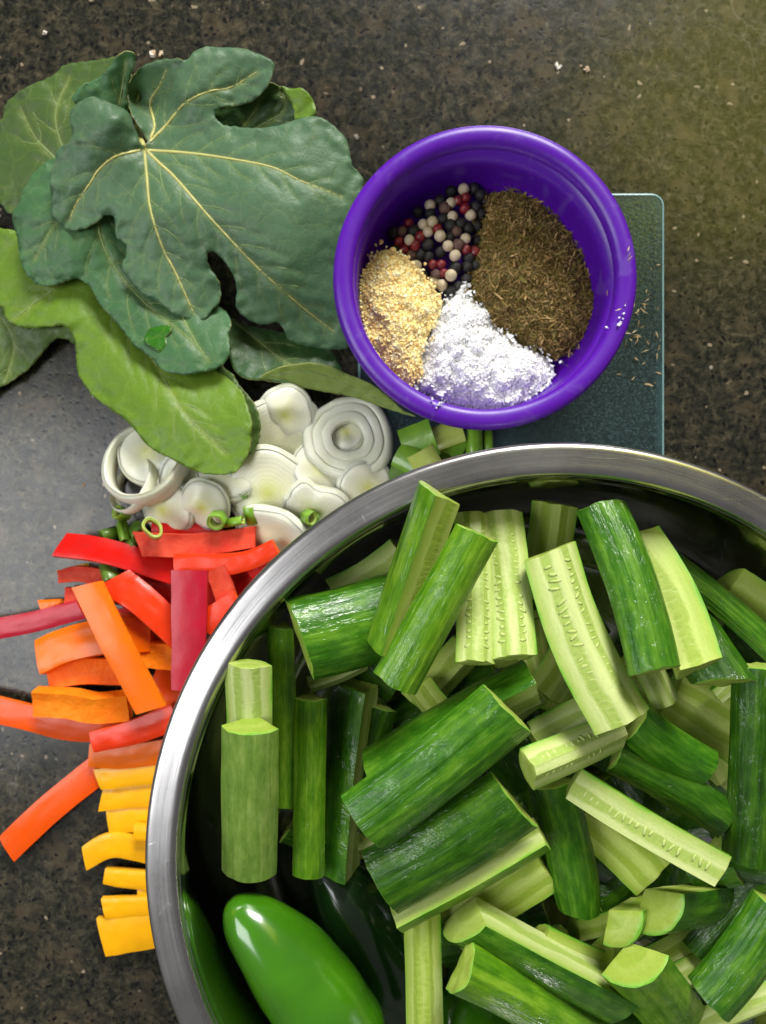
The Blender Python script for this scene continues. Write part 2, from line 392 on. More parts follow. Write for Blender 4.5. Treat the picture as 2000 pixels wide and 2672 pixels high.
mesh_obj('polished_edge', ev, ef, M['glass_edge'], gb, smooth=False)
for fx in (BX0 + .015, BX1 - .015):
    for fy in (BY0 + .015, BY1 - .015):
        f = lathe('foot', [(0, .0002), (.005, .0002), (.005, .0028), (0, .0028)], M['pc_black'], 16, gb); f.location = (fx, fy, 0)

# ------------------------------------------------------------------ purple bowl
PB = P(1268, 719, .065); PBX, PBY = PB.x, PB.y; PZ = .0122
pb = empty('purple_bowl', (PBX, PBY, PZ)); tag(pb, 'small purple plastic bowl holding spices on the glass board', 'bowl')
RI, RO = .0647, .0751
H = .065 - PZ
body_out = [(0, .0), (.052, .0), (.056, .002), (.0605, .010), (.0645, .024), (.0685, .042), (.0692, H - .008)]
body_in = [(RI - .0002, H - .006), (.0636, .030), (.0628, .020), (.0605, .011), (.0545, .0055), (0, .0045)]
lathe('body', body_out + body_in, M['purple'], 128, pb, closed=False)
rimp = [(.0692, H - .0085), (.0725, H - .0095), (.0745, H - .0075), (RO, H - .0048), (.0745, H - .0018), (.0730, H - .0004), (.0705, H), (.0680, H - .0003), (.0660, H - .0012), (RI + .0002, H - .0028), (RI - .0002, H - .006)]
lathe('rim', rimp, M['purple'], 128, pb, closed=False)

def in_wall(z):            # inner radius of the purple bowl at height z
    h = z - PZ
    return float(np.interp(h, [.0045, .0055, .011, .02, .03, H], [.05, .0545, .0605, .0628, .0636, .0645]))

# ------------------------------------------------------------------ grains and heaps
def poly_inside(pts, poly):
    x, y = pts[:, 0], pts[:, 1]; ins = np.zeros(len(pts), bool); n = len(poly); j = n - 1
    for i in range(n):
        xi, yi = poly[i]; xj, yj = poly[j]
        c = ((yi > y) != (yj > y)) & (x < (xj - xi) * (y - yi) / (yj - yi + 1e-12) + xi)
        ins ^= c; j = i
    return ins
def seg_dist(pts, line, closed=False):
    best = np.full(len(pts), 1e9); L = len(line)
    for i in range(L if closed else L - 1):
        a = line[i]; b = line[(i + 1) % L]; ab = b - a; t = np.clip(((pts - a) @ ab) / (ab @ ab + 1e-12), 0, 1)
        best = np.minimum(best, np.hypot(*(pts - a - t[:, None] * ab).T))
    return best
def rand_rot(n, flat=False):
    q = rng.normal(size=(n, 4))
    if flat: q[:, 1:3] *= .35
    q /= np.linalg.norm(q, axis=1)[:, None]; w, x, y, z = q.T
    return np.stack([np.stack([1 - 2 * (y * y + z * z), 2 * (x * y - z * w), 2 * (x * z + y * w)], 1),
                     np.stack([2 * (x * y + z * w), 1 - 2 * (x * x + z * z), 2 * (y * z - x * w)], 1),
                     np.stack([2 * (x * z - y * w), 2 * (y * z + x * w), 1 - 2 * (x * x + y * y)], 1)], 1)
CUBE_V = np.array([(x, y, z) for x in (-1, 1) for y in (-1, 1) for z in (-1, 1)], float)
CUBE_F = [(0, 1, 3, 2), (4, 6, 7, 5), (0, 4, 5, 1), (2, 3, 7, 6), (0, 2, 6, 4), (1, 5, 7, 3)]
OCT_V = np.array([(1, 0, 0), (-1, 0, 0), (0, 1, 0), (0, -1, 0), (0, 0, 1), (0, 0, -1)], float)
OCT_F = [(0, 2, 4), (2, 1, 4), (1, 3, 4), (3, 0, 4), (2, 0, 5), (1, 2, 5), (3, 1, 5), (0, 3, 5)]
FLK_V = np.array([(-1, -.12, 0), (-.3, -.18, .12), (.4, -.12, .1), (1, 0, -.05), (.4, .15, .05), (-.3, .16, .08), (-1, .1, 0)], float)
FLK_F = [(0, 1, 5, 6), (1, 2, 4, 5), (2, 3, 4)]
def grains(pos, size, base, faces, flat=False, jit=.25):
    n = len(pos); V = base[None] * (1 + jit * rng.normal(size=(n, len(base), 1))) * size.reshape(n, 1, -1)
    V = np.einsum('nij,nkj->nki', rand_rot(n, flat), V) + pos[:, None]
    k = len(base); F = [tuple(i * k + v for v in f) for i in range(n) for f in faces]
    return V.reshape(-1, 3), F
C3 = 1.656
def crop3(pts): return np.array([(800 + x / C3, 250 + y / C3) for x, y in pts])
def heap(name, outline, zb, hgt, fall, mat, label, cat, cols, kind, n, base, faces, size, flat=False, bump=.0006):
    poly = catmull(crop3(outline), 5, True)
    lo, hi = poly.min(0), poly.max(0)
    step = 9.0
    gx, gy = np.meshgrid(np.arange(lo[0], hi[0], step), np.arange(lo[1], hi[1], step)); g = np.c_[gx.ravel(), gy.ravel()]
    g = g[poly_inside(g, poly)]; g = g[seg_dist(g, poly, True) > step * .6]
    allp = np.vstack([poly, g])
    def hz(p):
        d = seg_dist(p, poly, True)
        nz = np.array([mnoise.noise(Vector((a * .03, b * .03, 3.1))) for a, b in p])
        return zb + hgt * (1 - np.exp(-d / fall)) + nz * bump * 2
    def world(p, z):
        s = (CAM_H - z) / 2000; X = (p[:, 0] - 1000) * s; Y = (1336 - p[:, 1]) * s
        r = np.hypot(X - PBX, Y - PBY); lim = np.array([in_wall(a) - .0008 for a in z]); k = np.minimum(1, lim / np.maximum(r, 1e-9))
        return np.c_[PBX + (X - PBX) * k, PBY + (Y - PBY) * k, z]
    z = hz(allp); z[:len(poly)] = zb
    W = world(allp, z)
    vv, ee, ff, *_ = delaunay_2d_cdt([Vector(p) for p in allp], [], [list(range(len(poly)))], 1, 1e-6)
    if len(vv) != len(allp):
        q = np.array([(v.x, v.y) for v in vv]); z = hz(q); W = world(q, z)
    V = [tuple(w) for w in W]; F = [tuple(f) for f in ff]
    nb = len(V); low = cols[0]
    T = [(*[c * .9 for c in low], 1)] * nb
    cand = np.c_[rng.uniform(lo[0], hi[0], n * 3), rng.uniform(lo[1], hi[1], n * 3)]
    cand = cand[poly_inside(cand, poly)][:n]
    cand = cand + rng.normal(0, 1, cand.shape) * np.where(rng.uniform(size=(len(cand), 1)) < .14, 15.0, 3.0)
    zz = np.where(poly_inside(cand, poly), hz(cand), zb + .004) + rng.uniform(-.0001, .0006, len(cand)); pw = world(cand, zz)
    sz = np.array(size) * np.exp(rng.normal(0, .28, (len(cand), 1)))
    if sz.shape[1] == 1: sz = np.repeat(sz, 3, 1)
    gv, gf = grains(pw, sz, base, faces, flat)
    V += [tuple(v) for v in gv]; F += [tuple(i + nb for i in f) for f in gf]
    ci = rng.integers(0, len(cols), len(cand)); k = len(base)
    tint = np.array(cols)[ci] * rng.uniform(.8, 1.15, (len(cand), 1)); tint = np.repeat(np.c_[tint, np.ones(len(cand))], k, 0)
    T = np.vstack([np.array(T), tint])
    o = mesh_obj(name, V, F, mat, smooth=False); vattr(o, 'tint', np.clip(T, 0, 1), 'FLOAT_COLOR')
    tag(o, label, cat, kind='stuff'); return o

ZB = .0245
heap('dried_herb_heap', [(760, 440), (830, 415), (960, 420), (1050, 490), (1120, 560), (1170, 650), (1230, 760), (1268, 860), (1250, 970), (1190, 1060), (1080, 1135), (960, 1100), (860, 1030), (790, 1000), (735, 900), (700, 830), (705, 750), (725, 650), (745, 550)],
     ZB, .012, 42, M['tint_matte'], 'brown green heap of dried dill flakes in the purple bowl', 'dried herbs',
     [(.13, .085, .018), (.20, .135, .032), (.28, .175, .055), (.10, .080, .014), (.36, .23, .085), (.17, .135, .024)], 'stuff', 7000, FLK_V, FLK_F, [[.0018, .0017, .0018]], True, .0010)
heap('garlic_granule_heap', [(330, 668), (400, 680), (470, 735), (525, 800), (575, 870), (575, 935), (530, 1020), (500, 1100), (495, 1190), (445, 1245), (360, 1190), (280, 1090), (232, 960), (222, 840), (255, 750)],
     ZB + .0065, .008, 45, M['tint_matte'], 'pale yellow heap of garlic granules in the purple bowl', 'garlic granules',
     [(.95, .73, .29), (.97, .80, .37), (.98, .85, .46), (.92, .65, .26), (.98, .88, .54)], 'stuff', 6000, CUBE_V, CUBE_F, [[.00045]], False, .0010)
heap('salt_heap', [(690, 800), (715, 880), (790, 920), (815, 1000), (870, 1030), (920, 1085), (1000, 1090), (1062, 1170), (1045, 1235), (985, 1310), (850, 1365), (700, 1358), (560, 1310), (465, 1240), (500, 1170), (495, 1100), (530, 1020), (570, 930), (620, 865)],
     ZB, .014, 45, M['tint_salt'], 'white heap of coarse salt flakes in the purple bowl', 'salt',
     [(.92, .92, .91), (.94, .94, .93), (.90, .90, .91), (.95, .95, .94)], 'stuff', 5200, CUBE_V, CUBE_F, [[.00072, .0006, .0004]], False, .0022)

# peppercorns: counted one by one
ppoly = crop3([(640, 385), (700, 372), (775, 410), (775, 500), (735, 590), (755, 680), (715, 790), (620, 865), (560, 820), (500, 770), (440, 705), (365, 650), (380, 580), (450, 515), (520, 450)])
ico = bmesh.new(); bmesh.ops.create_icosphere(ico, subdivisions=3, radius=1.0)
PCM = {}
for kd in ('black', 'white', 'pink', 'brown'):
    vs_ = []
    for v in ico.verts:
        w = 1 + (.17 if kd != 'white' else .04) * mnoise.noise(v.co * (3.6 if kd != 'pink' else 1.6) + Vector((len(kd), 2, 0)))
        vs_.append(v.co * w * .0031)
    me = bpy.data.meshes.new('peppercorn_' + kd); me.from_pydata([tuple(v) for v in vs_], [], [tuple(x.index for x in f.verts) for f in ico.faces])
    me.materials.append(M['pc_' + kd]); me.polygons.foreach_set('use_smooth', [True] * len(me.polygons)); PCM[kd] = me
ico.free()
white = [(680, 403), (535, 472), (632, 520), (710, 515), (505, 555), (545, 545), (525, 588), (578, 605), (688, 617), (612, 648), (445, 622), (643, 690), (475, 735), (625, 775), (585, 818), (552, 800), (625, 462)]
pink = [(690, 440), (655, 452), (443, 550), (493, 608), (425, 662), (470, 645), (728, 672), (547, 728), (582, 728), (592, 765), (568, 575), (690, 665), (400, 628), (685, 487)]
brown = [(600, 485), (650, 585), (560, 772), (655, 645), (415, 585), (455, 690)]
placed = [(p, 'white', .0018) for p in white] + [(p, 'pink', .001) for p in pink] + [(p, 'brown', .001) for p in brown]
cp = np.c_[rng.uniform(360, 780, 4000), rng.uniform(370, 870, 4000)]
cp = cp[poly_inside(crop3(cp), ppoly)]
for q in cp:
    if all(math.hypot(q[0] - p[0], q[1] - p[1]) > 36 for (p, _, _) in placed): placed.append((tuple(q), 'black', .0))
PCL = {'black': 'wrinkled black peppercorn in the mixed heap in the purple bowl', 'white': 'smooth cream white peppercorn in the mixed heap in the purple bowl',
       'pink': 'dark pink peppercorn in the mixed heap in the purple bowl', 'brown': 'brown peppercorn in the mixed heap in the purple bowl'}
for (p, kd, dz) in placed:
    pp = crop3([p])[0]; d = float(seg_dist(pp[None], ppoly, True)[0])
    zc = ZB + .0015 + .0065 * (1 - math.exp(-d / 40)) + dz + random.uniform(-.0006, .0006)
    w = P(pp[0], pp[1], zc); dx, dy = w.x - PBX, w.y - PBY; r = math.hypot(dx, dy); lim = in_wall(zc) - .0029
    if r > lim: w.x = PBX + dx * lim / r; w.y = PBY + dy * lim / r
    o = bpy.data.objects.new('peppercorn', PCM[kd]); COL.objects.link(o); o.location = w
    o.rotation_euler = (random.uniform(0, 6), random.uniform(0, 6), random.uniform(0, 6)); s_ = random.uniform(.88, 1.1) * (.92 if kd == 'pink' else 1)
    o.scale = (s_, s_, s_); tag(o, PCL[kd], 'peppercorn', kd + ' peppercorns in the purple bowl')
# bed of hidden peppercorns filling the gaps
base_p = [P(*crop3([q])[0], ZB - .0005) for q in cp[:260]]
# crumbs: herb flakes dropped on the glass board, salt on the rim
def scatter(name, label, cat, pts, cols, mat, base, faces, size, flat):
    pos = np.array(pts); sz = np.repeat(np.exp(rng.normal(0, .25, (len(pos), 1))), 3, 1) * np.array(size)
    V, F = grains(pos, sz, base, faces, flat); o = mesh_obj(name, V, F, mat, smooth=False)
    T = np.repeat(np.c_[np.array(cols)[rng.integers(0, len(cols), len(pos))], np.ones(len(pos))], len(base), 0); vattr(o, 'tint', T, 'FLOAT_COLOR')
    tag(o, label, cat, kind='stuff')
fl = []
for k in range(60):
    x = rng.normal(1460, 55); y = rng.normal(1020, 110)
    q = (800 + x / C3, 250 + y / C3); w = P(q[0], q[1], .0124)
    if BX0 < w.x < BX1 - .002 and w.y < BY1 - .02: fl.append(tuple(w))
scatter('fallen_herb_flakes', 'tan dried herb flakes fallen on the glass board', 'herb flakes', fl, [(.48, .34, .17), (.36, .26, .12), (.55, .43, .25)], M['tint_matte'], FLK_V, FLK_F, [.0017, .0017, .0014], True)
def on_rim(cx, cy): 
    w = P(800 + cx / C3, 250 + cy / C3, .0655); return (w.x, w.y, .0656)
rs = [on_rim(575 + rng.normal(0, 14), 1330 + rng.normal(0, 9)) for _ in range(12)] + [on_rim(1352 + rng.normal(0, 8), 968 + rng.normal(0, 16)) for _ in range(4)] + [on_rim(545, 1308), on_rim(1372, 940), on_rim(1298, 1000), on_rim(1378, 905)]
scatter('salt_crumbs', 'white salt crumbs stuck on the purple rim', 'salt crumbs', rs, [(.75, .75, .85), (.85, .85, .9)], M['tint_salt'], CUBE_V, CUBE_F, [.00042, .00036, .0003], True)
rs = [on_rim(*p) for p in ((1395, 690), (1380, 900), (1345, 925), (1400, 700), (370, 1250), (1300, 850), (1392, 660))]
scatter('rim_herb_flakes', 'few tan herb flakes on the right of the purple rim', 'herb flakes', rs, [(.42, .26, .14), (.5, .4, .25)], M['tint_matte'], FLK_V, FLK_F, [.0016, .0016, .0012], True)
cr = []
for x, y in ((95, 72), (345, 113), (330, 118), (1210, 140), (1265, 145), (230, 1047)):
    w = D(x, y, .0006); cr += [(w.x + rng.normal(0, .0008), w.y + rng.normal(0, .0008), .0007) for _ in range(3)]
scatter('counter_crumbs', 'pale crumbs lying on the dark countertop', 'crumbs', cr, [(.65, .6, .52), (.6, .45, .3)], M['tint_matte'], CUBE_V, CUBE_F, [.0009, .0007, .0004], True)
w = D(181, 1047, .0009)
scatter('orange_crumb', 'tiny orange shred alone on the left of the countertop', 'crumb', [tuple(w)], [(.55, .25, .06)], M['tint_matte'], FLK_V, FLK_F, [.0028, .003, .003], True)

# ------------------------------------------------------------------ steel bowl
SBc = P(1470.3, 2249.6, .11); SX, SY = SBc.x, SBc.y
sb = empty('steel_mixing_bowl', (SX, SY, 0)); tag(sb, 'large shiny steel mixing bowl full of cucumber sticks', 'bowl')
INW = [(0, .0062), (.110, .0062), (.130, .0090), (.1435, .016), (.1525, .028), (.1575, .044), (.1610, .064), (.1638, .086), (.1655, .1015), (.1662, .1068)]
OUTW = [(.1650, .1040), (.1640, .0985), (.1622, .086), (.1594, .064), (.1559, .044), (.1508, .0275), (.1418, .0146), (.1288, .0072), (.110, .0045), (.105, .0008), (.100, .0004), (.095, .0036), (0, .0040)]
def smooth_prof(p, n=5):
    return [tuple(q) for q in catmull(p, n)]
lathe('body', smooth_prof(INW) + [(.1664, .1060)] + smooth_prof(OUTW), M['steel'], 160, sb, closed=False)
RIM = [(.1662, .1068), (.1668, .1086), (.1680, .1098), (.1697, .1101), (.1725, .1099), (.1770, .1096), (.1792, .1093), (.1805, .1082), (.1810, .1066), (.1803, .1050), (.1788, .1045), (.1770, .1052), (.1700, .1066), (.1664, .1060)]
lathe('rim', smooth_prof(RIM, 3), M['steel_rim'], 160, sb, closed=False)
def steel_in(z): return float(np.interp(z, [p[1] for p in INW], [p[0] for p in INW])) if z < .1068 else .1664

# ------------------------------------------------------------------ cucumber sticks
def section(a, r0, tipflat):
    """sector of half angle a (deg), skin arc first; returns points (v,w) with R=1 and the number of arc points"""
    n = max(10, int(a / 2.6)); arc = [(math.sin(t), math.cos(t)) for t in np.linspace(math.radians(-a), math.radians(a), n + 1)]
    inner = []
    A = math.radians(a)
    def ray(t, r): return (r * math.sin(t), r * math.cos(t))
    m = 7
    if tipflat:                                  # chord: plank cut off the side
        c = math.cos(A); x0 = math.sin(A)
        inner = [(x0 - 2 * x0 * k / m, c) for k in range(1, m)]
    elif a >= 89:
        inner = [(1 - 2 * k / 12, 0.0) for k in range(1, 12)]
    else:
        inner = [ray(A, 1 - (1 - r0) * k / m) for k in range(1, m + 1)]
        if r0 > 0.01: inner += [ray(-A, r0 + (1 - r0) * k / m) for k in range(0, m)]
        else: inner += [ray(-A, k / m) for k in range(1, m)]
    return arc, inner
def stick(name, p0, p1, w, a=45, roll=0, r0=0.0, plank=False, peel='peel', flesh='flesh', bend=0.0, bendv=0.0, taper=(0, 0), oblq=(0, 0), label='', group='cucumber sticks heaped in the steel bowl', px=False, depth=1.0, seeds=False):
    A = D(*p0); B = D(*p1); mid = (A + B) / 2; L = (B - A).length; ex = (B - A).normalized()
    up = Vector((-mid.x * .35, -mid.y * .35, 1)).normalized(); up = Vector((0, 0, 1))
    ey = up.cross(ex).normalized(); ew = ex.cross(ey).normalized()
    arc, inner = section(a, r0, plank)
    c, s = math.cos(math.radians(roll)), math.sin(math.radians(roll))
    def rot(q): return (q[0] * c + q[1] * s, -q[0] * s + q[1] * c)
    pts = arc + inner; rp = [rot(q) for q in pts]
    vmin, vmax = min(q[0] for q in rp), max(q[0] for q in rp); R = w * DK * sc(mid.z) / (vmax - vmin)
    cv = (vmin + vmax) / 2; wmin, wmax = min(q[1] for q in rp), max(q[1] for q in rp); cw = (wmin + wmax) / 2
    NS = 26; na = len(arc); n = len(pts); ph = random.uniform(0, 50); xo = random.uniform(0, 1)
    def ring(t):
        k = 1.0 + tw * (t - .5)
        if taper[0] and t < .3: k *= 1 - taper[0] * (1 - t / .3) ** 2
        if taper[1] and t > .7: k *= 1 - taper[1] * ((t - .7) / .3) ** 2
        out, se = [], []
        for i, (q, r_) in enumerate(zip(pts, rp)):
            wob = 1 + .022 * mnoise.noise(Vector((t * 3 + ph, q[0] * 2.2, q[1] * 2.2))) + (.010 * mnoise.noise(Vector((t * 9 + ph, q[0] * 6, q[1] * 6))))
            if i < na:
                fi = math.atan2(q[0], q[1]); wob += .028 * mnoise.noise(Vector((fi * 5.0 + ph, t * 1.1, 4))) + .012 * mnoise.noise(Vector((fi * 11 + ph, t * 2.2, 8)))
            v = (r_[0] - cv) * R * k * wob; wv = (r_[1] - cw) * R * k * wob * depth
            ob = 0
            if t < .5: ob = math.tan(math.radians(oblq[0])) * v * (1 - 2 * t)
            else: ob = math.tan(math.radians(oblq[1])) * v * (2 * t - 1)
            jag = .0009 * mnoise.noise(Vector((q[0] * 2.2, q[1] * 2.2, ph + t))) + .00016 * mnoise.noise(Vector((q[0] * 14, q[1] * 14, ph + t))) if t in (0.0, 1.0) else 0
            sb_ = math.sin(PI * t)
            out.append(ex * ((t - .5) * L + ob + jag) + ey * (v + bendv * sb_) + ew * (wv + bend * sb_))
            se.append((q[0], q[1], t * L + xo))
        return out, se
    if bendv == 0: bendv = random.uniform(-.0016, .0016)
    if bend == 0: bend = random.uniform(-.0006, .0012)
    tw = random.uniform(-.07, .07)
    rows = [ring(k / NS) for k in range(NS + 1)]
    root = empty(name, mid); tag(root, label, 'cucumber stick', group)
    # peel: thin strip on the arc; flesh: cut faces + ends
    V, S, F = [], [], []
    for r_, se in rows: V += r_[:na]; S += se[:na]
    for k in range(NS):
        for i in range(na - 1): F.append((k * na + i, k * na + i + 1, (k + 1) * na + i + 1, (k + 1) * na + i))
    o = mesh_obj('peel', V, F, M[peel], root); vattr(o, 'sec', S)
    idx = [na - 1] + list(range(na, n)) + [0]; ni = len(idx); V, S, F = [], [], []
    for r_, se in rows: V += [r_[i] for i in idx]; S += [se[i] for i in idx]
    for k in range(NS):
        for i in range(ni - 1): F.append((k * ni + i, k * ni + i + 1, (k + 1) * ni + i + 1, (k + 1) * ni + i))
    o = mesh_obj('cut_face', V, F, M[flesh], root); vattr(o, 'sec', S)
    if not plank and a < 89:
        me = o.data      # keep the ridge between the two cut faces crisp
        try:
            me.set_sharp_from_angle(angle=math.radians(28))
        except Exception: pass
    for e, (r_, se) in ((0, rows[0]), (1, rows[-1])):
        # rings towards the middle of the end so that the wet cut end is slightly domed and uneven
        cen = sum(r_, Vector()) / n; sc_ = np.mean(np.array(se), 0)
        V, S, F = list(r_), list(se), []
        for j, f_ in enumerate((.93, .55)):
            dm = ex * ((-1 if e == 0 else 1) * (.0004 if j else .0003))
            V += [cen + (v - cen) * f_ + dm for v in r_]; S += [tuple(sc_ + (np.array(q) - sc_) * f_) for q in se]
        V.append(cen + ex * ((-1 if e == 0 else 1) * .0004)); S.append(tuple(sc_))
        for j in range(2):
            for i in range(n):
                i2 = (i + 1) % n; q = (j * n + i, j * n + i2, (j + 1) * n + i2, (j + 1) * n + i)
                F.append(q if e == 0 else q[::-1])
        for i in range(n):
            q = (2 * n + i, 2 * n + (i + 1) % n, 3 * n); F.append(q if e == 0 else q[::-1])
        o = mesh_obj('cut_end', V, F, M['end_' + flesh], root); vattr(o, 'sec', S)
    if seeds:
        V, F, S = [], [], []; ob = OCT_V; nrow = int(L / .0031)
        for k in range(2, nrow - 1):
            t = k / nrow
            for rr, side in seeds:
                if random.random() < .18: continue
                sl = random.uniform(.65, 1.25); sw = random.uniform(.7, 1.2); sk = random.uniform(-.35, .35)
                rj = rr + random.uniform(-.05, .05); q = (rj * math.sin(math.radians(side)), rj * math.cos(math.radians(side))); r_ = rot(q)
                u = np.array(rot((math.sin(math.radians(side)), math.cos(math.radians(side)))))
                c0 = ex * ((t - .5) * L + random.uniform(-.0004, .0004)) + ey * ((r_[0] - cv) * R + bendv * math.sin(PI * t)) + ew * ((r_[1] - cw) * R * depth + bend * math.sin(PI * t))
                rad = ey * u[0] + ew * u[1]; nor = ex.cross(rad)
                b0 = len(V)
                for p in [(math.cos(g) * math.sin(h), math.sin(g) * math.sin(h), math.cos(h)) for h in (.6, 1.57, 2.54) for g in np.arange(6) * PI / 3]:
                    V.append(c0 + ex * (p[0] * .0008 * sw + p[1] * R * .15 * sl * sk) + rad * p[1] * R * .15 * sl + nor * p[2] * .00024)
                for a_ in range(2):
                    for g in range(6): F.append((b0 + a_ * 6 + g, b0 + a_ * 6 + (g + 1) % 6, b0 + a_ * 6 + 6 + (g + 1) % 6, b0 + a_ * 6 + 6 + g))
                F.append(tuple(b0 + g for g in range(5, -1, -1))); F.append(tuple(b0 + 12 + g for g in range(6)))
        o = mesh_obj('seeds', V, F, M['seed'], root); o['kind'] = 'stuff'
    return root
M['seed'] = mat_simple('cucumber_seed', (.50, .58, .20), .35, .15, 200, .2, 500, (.42, .51, .15), coat=.05, spec=.2)

C = lambda p0, p1, w, label, **kw: stick('cucumber_stick', p0, p1, w, label=label, **kw)
# left side
C((541, 1567, .108), (540, 1880, .082), 122, 'pale mottled cucumber stick standing skin up along the left wall of the bowl', a=55, peel='peel_pale', flesh='flesh_green', bend=.001)
C((537, 1434, .108), (538, 1700, .088), 98, 'cucumber stick with rounded flesh side up touching the left rim', a=60, roll=180, r0=.25, peel='peel_light', depth=.8)
C((606, 1352, .086), (610, 1735, .066), 60, 'narrow bright green cucumber stick right of the pale mottled stick', a=42, roll=-14, peel='peel_light')
C((673, 1506, .080), (668, 1885, .066), 70, 'narrow wet cucumber stick with white glints running along its skin', a=45, roll=0, peel='peel_light')
C((770, 1480, .052), (728, 1880, .050), 100, 'dark cucumber stick with shaded flesh facet behind the wet narrow stick', a=45, roll=-62, peel='peel')
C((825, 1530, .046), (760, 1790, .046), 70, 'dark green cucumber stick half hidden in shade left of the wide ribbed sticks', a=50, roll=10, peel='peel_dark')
C((652, 1384, .104), (885, 1318, .088), 182, 'wide glossy cucumber half with its cut end facing the left rim', a=78, roll=8, peel='peel', flesh='flesh_green', bend=.0015, oblq=(-6, 0), depth=.75)
C((725, 1275, .062), (862, 1188, .066), 64, 'cucumber stick with pale face showing behind the wide half at upper left', a=40, roll=128, peel='peel')
C((668, 1480, .066), (790, 1430, .060), 40, 'pale cut corner of a cucumber stick under the wide half', a=45, roll=165, peel='peel')
# top pair
C((950, 1068, .121), (838, 1400, .110), 98, 'upper left cucumber wedge of the crossed pair with a strip of flesh', a=45, roll=-84, peel='peel_light', flesh='flesh_green', oblq=(12, 8), bend=-.001)
C((1032, 1152, .126), (853, 1478, .120), 102, 'wet cucumber stick lying on top with gleaming right edge', a=62, roll=0, plank=False, r0=.35, peel='peel_light', flesh='flesh_green', oblq=(-4, 0))
C((1022, 1112, .088), (1028, 1432, .114), 84, 'pale wedge with ridge of seeds, left one of the upright pair', a=52, roll=184, r0=.30, peel='peel_light', flesh='flesh', seeds=[(.48, 52), (.48, -52)])
C((1080, 1110, .086), (1112, 1420, .114), 96, 'pale seeded cucumber stick, right one of the upright pair', a=60, roll=172, r0=.28, peel='peel_light', flesh='flesh', seeds=[(.46, 60), (.46, -60)])
C((1200, 1088, .070), (1160, 1290, .064), 98, 'shaded cucumber stick leaning on the far wall at top centre', a=55, roll=176, r0=.2, peel='peel', flesh='flesh_green')
C((1188, 1192, .106), (1345, 1560, .116), 132, 'big pale cucumber wedge with a seeded ridge lying diagonally', a=62, roll=196, r0=.12, peel='peel', flesh='flesh', bendv=-.0035, bend=.001, seeds=[(.34, 62), (.34, -62)])
C((1302, 1092, .100), (1418, 1448, .128), 116, 'thick ribbed cucumber stick with white cut end, right of the big pale wedge', a=68, roll=4, r0=.4, peel='peel', flesh='flesh', depth=.9, bendv=.002)
C((1372, 1168, .084), (1506, 1446, .112), 92, 'cucumber stick with smooth pale face and green edge beside the thick ribbed stick', a=42, roll=132, peel='peel_light', flesh='flesh_green', bendv=.003)
C((1405, 1185, .080), (1690, 1420, .092), 62, 'long thin dark green cucumber stick running toward the right edge', a=48, roll=10, peel='peel')
C((1440, 1265, .074), (1566, 1474, .098), 118, 'dark skinned cucumber stick with cut corner at right of the bowl', a=60, roll=-12, peel='peel_dark', flesh='flesh_green', oblq=(0, 22))
C((1562, 1262, .072), (1706, 1358, .070), 92, 'pale seeded cucumber stick at the far right under the rim', a=40, roll=132, peel='peel_light', flesh='flesh_green')
C((1650, 1440, .098), (1634, 1862, .092), 122, 'very dark cucumber half cut by the right edge of the picture', a=80, roll=0, peel='peel_dark', flesh='flesh')
C((1400, 1440, .085), (1440, 1520, .082), 62, 'small pale block of cucumber peeping out below the thick ribbed stick', a=50, roll=180, r0=.3, peel='peel_light')
C((1450, 1495, .062), (1610, 1600, .064), 120, 'shaded pale cucumber half lying behind the dark right half', a=75, roll=178, peel='peel', flesh='flesh_green')
C((1545, 1500, .076), (1640, 1440, .080), 40, 'pale cut cucumber wedge below the long thin dark stick', a=40, roll=120, peel='peel')
# centre
C((1375, 1563, .092), (1530, 1664, .088), 96, 'cucumber stick with flecked green skin up beside the big pale wedge', a=58, roll=0, r0=.3, peel='peel', bend=.0008)
C((1142, 1664, .116), (1338, 1578, .094), 88, 'bright seeded cucumber wedge with pointed lower end in the centre', a=48, roll=186, r0=.22, peel='peel_light', flesh='flesh', seeds=[(.45, 48), (.45, -48)])
C((1150, 1592, .092), (1290, 1522, .088), 74, 'short cucumber wedge tucked behind the bright seeded wedge', a=46, roll=150, peel='peel_light', flesh='flesh')
C((808, 1668, .092), (1150, 1472, .094), 100, 'long cucumber wedge with dark skin and pale end behind the widest ribbed stick', a=52, roll=94, peel='peel', flesh='flesh', oblq=(0, 8), r0=.1)
C((1090, 1545, .072), (1160, 1490, .072), 70, 'pale broad end of a cucumber half below the seeded pair', a=70, roll=180, peel='peel')
C((784, 1782, .112), (1098, 1535, .118), 150, 'widest ribbed cucumber half lying skin up across the middle', a=74, roll=0, peel='peel', flesh='flesh', bend=.0012, oblq=(0, -6), depth=.68)
C((822, 1912, .102), (1112, 1732, .106), 156, 'dark ribbed cucumber half below the widest one', a=72, roll=4, peel='peel_dark', flesh='flesh', bend=.0012, oblq=(2, -8), depth=.68)
C((858, 1980, .090), (1172, 1804, .092), 72, 'cucumber wedge with cream strip under the dark ribbed half', a=48, roll=-76, peel='peel_light', flesh='flesh', oblq=(0, 0))
C((1192, 1690, .082), (1252, 1972, .074), 100, 'smooth dark green cucumber stick pointing down in the centre', a=60, roll=-8, peel='peel', flesh='flesh_green', taper=(0, .18), oblq=(0, 18))
C((970, 2000, .070), (1175, 1868, .072), 112, 'shaded pale cucumber half under the wedge with cream strip', a=75, roll=178, peel='peel', flesh='flesh_green')
C((912, 1960, .086), (920, 2290, .080), 80, 'upright pale cucumber stick between the chilli and the heap', a=50, roll=176, r0=.35, peel='peel_light', flesh='flesh_green')
C((1238, 1684, .090), (1556, 1872, .106), 74, 'long slim cucumber stick with a neat row of seeds', a=42, roll=128, peel='peel_light', flesh='flesh', seeds=[(.42, -42)])
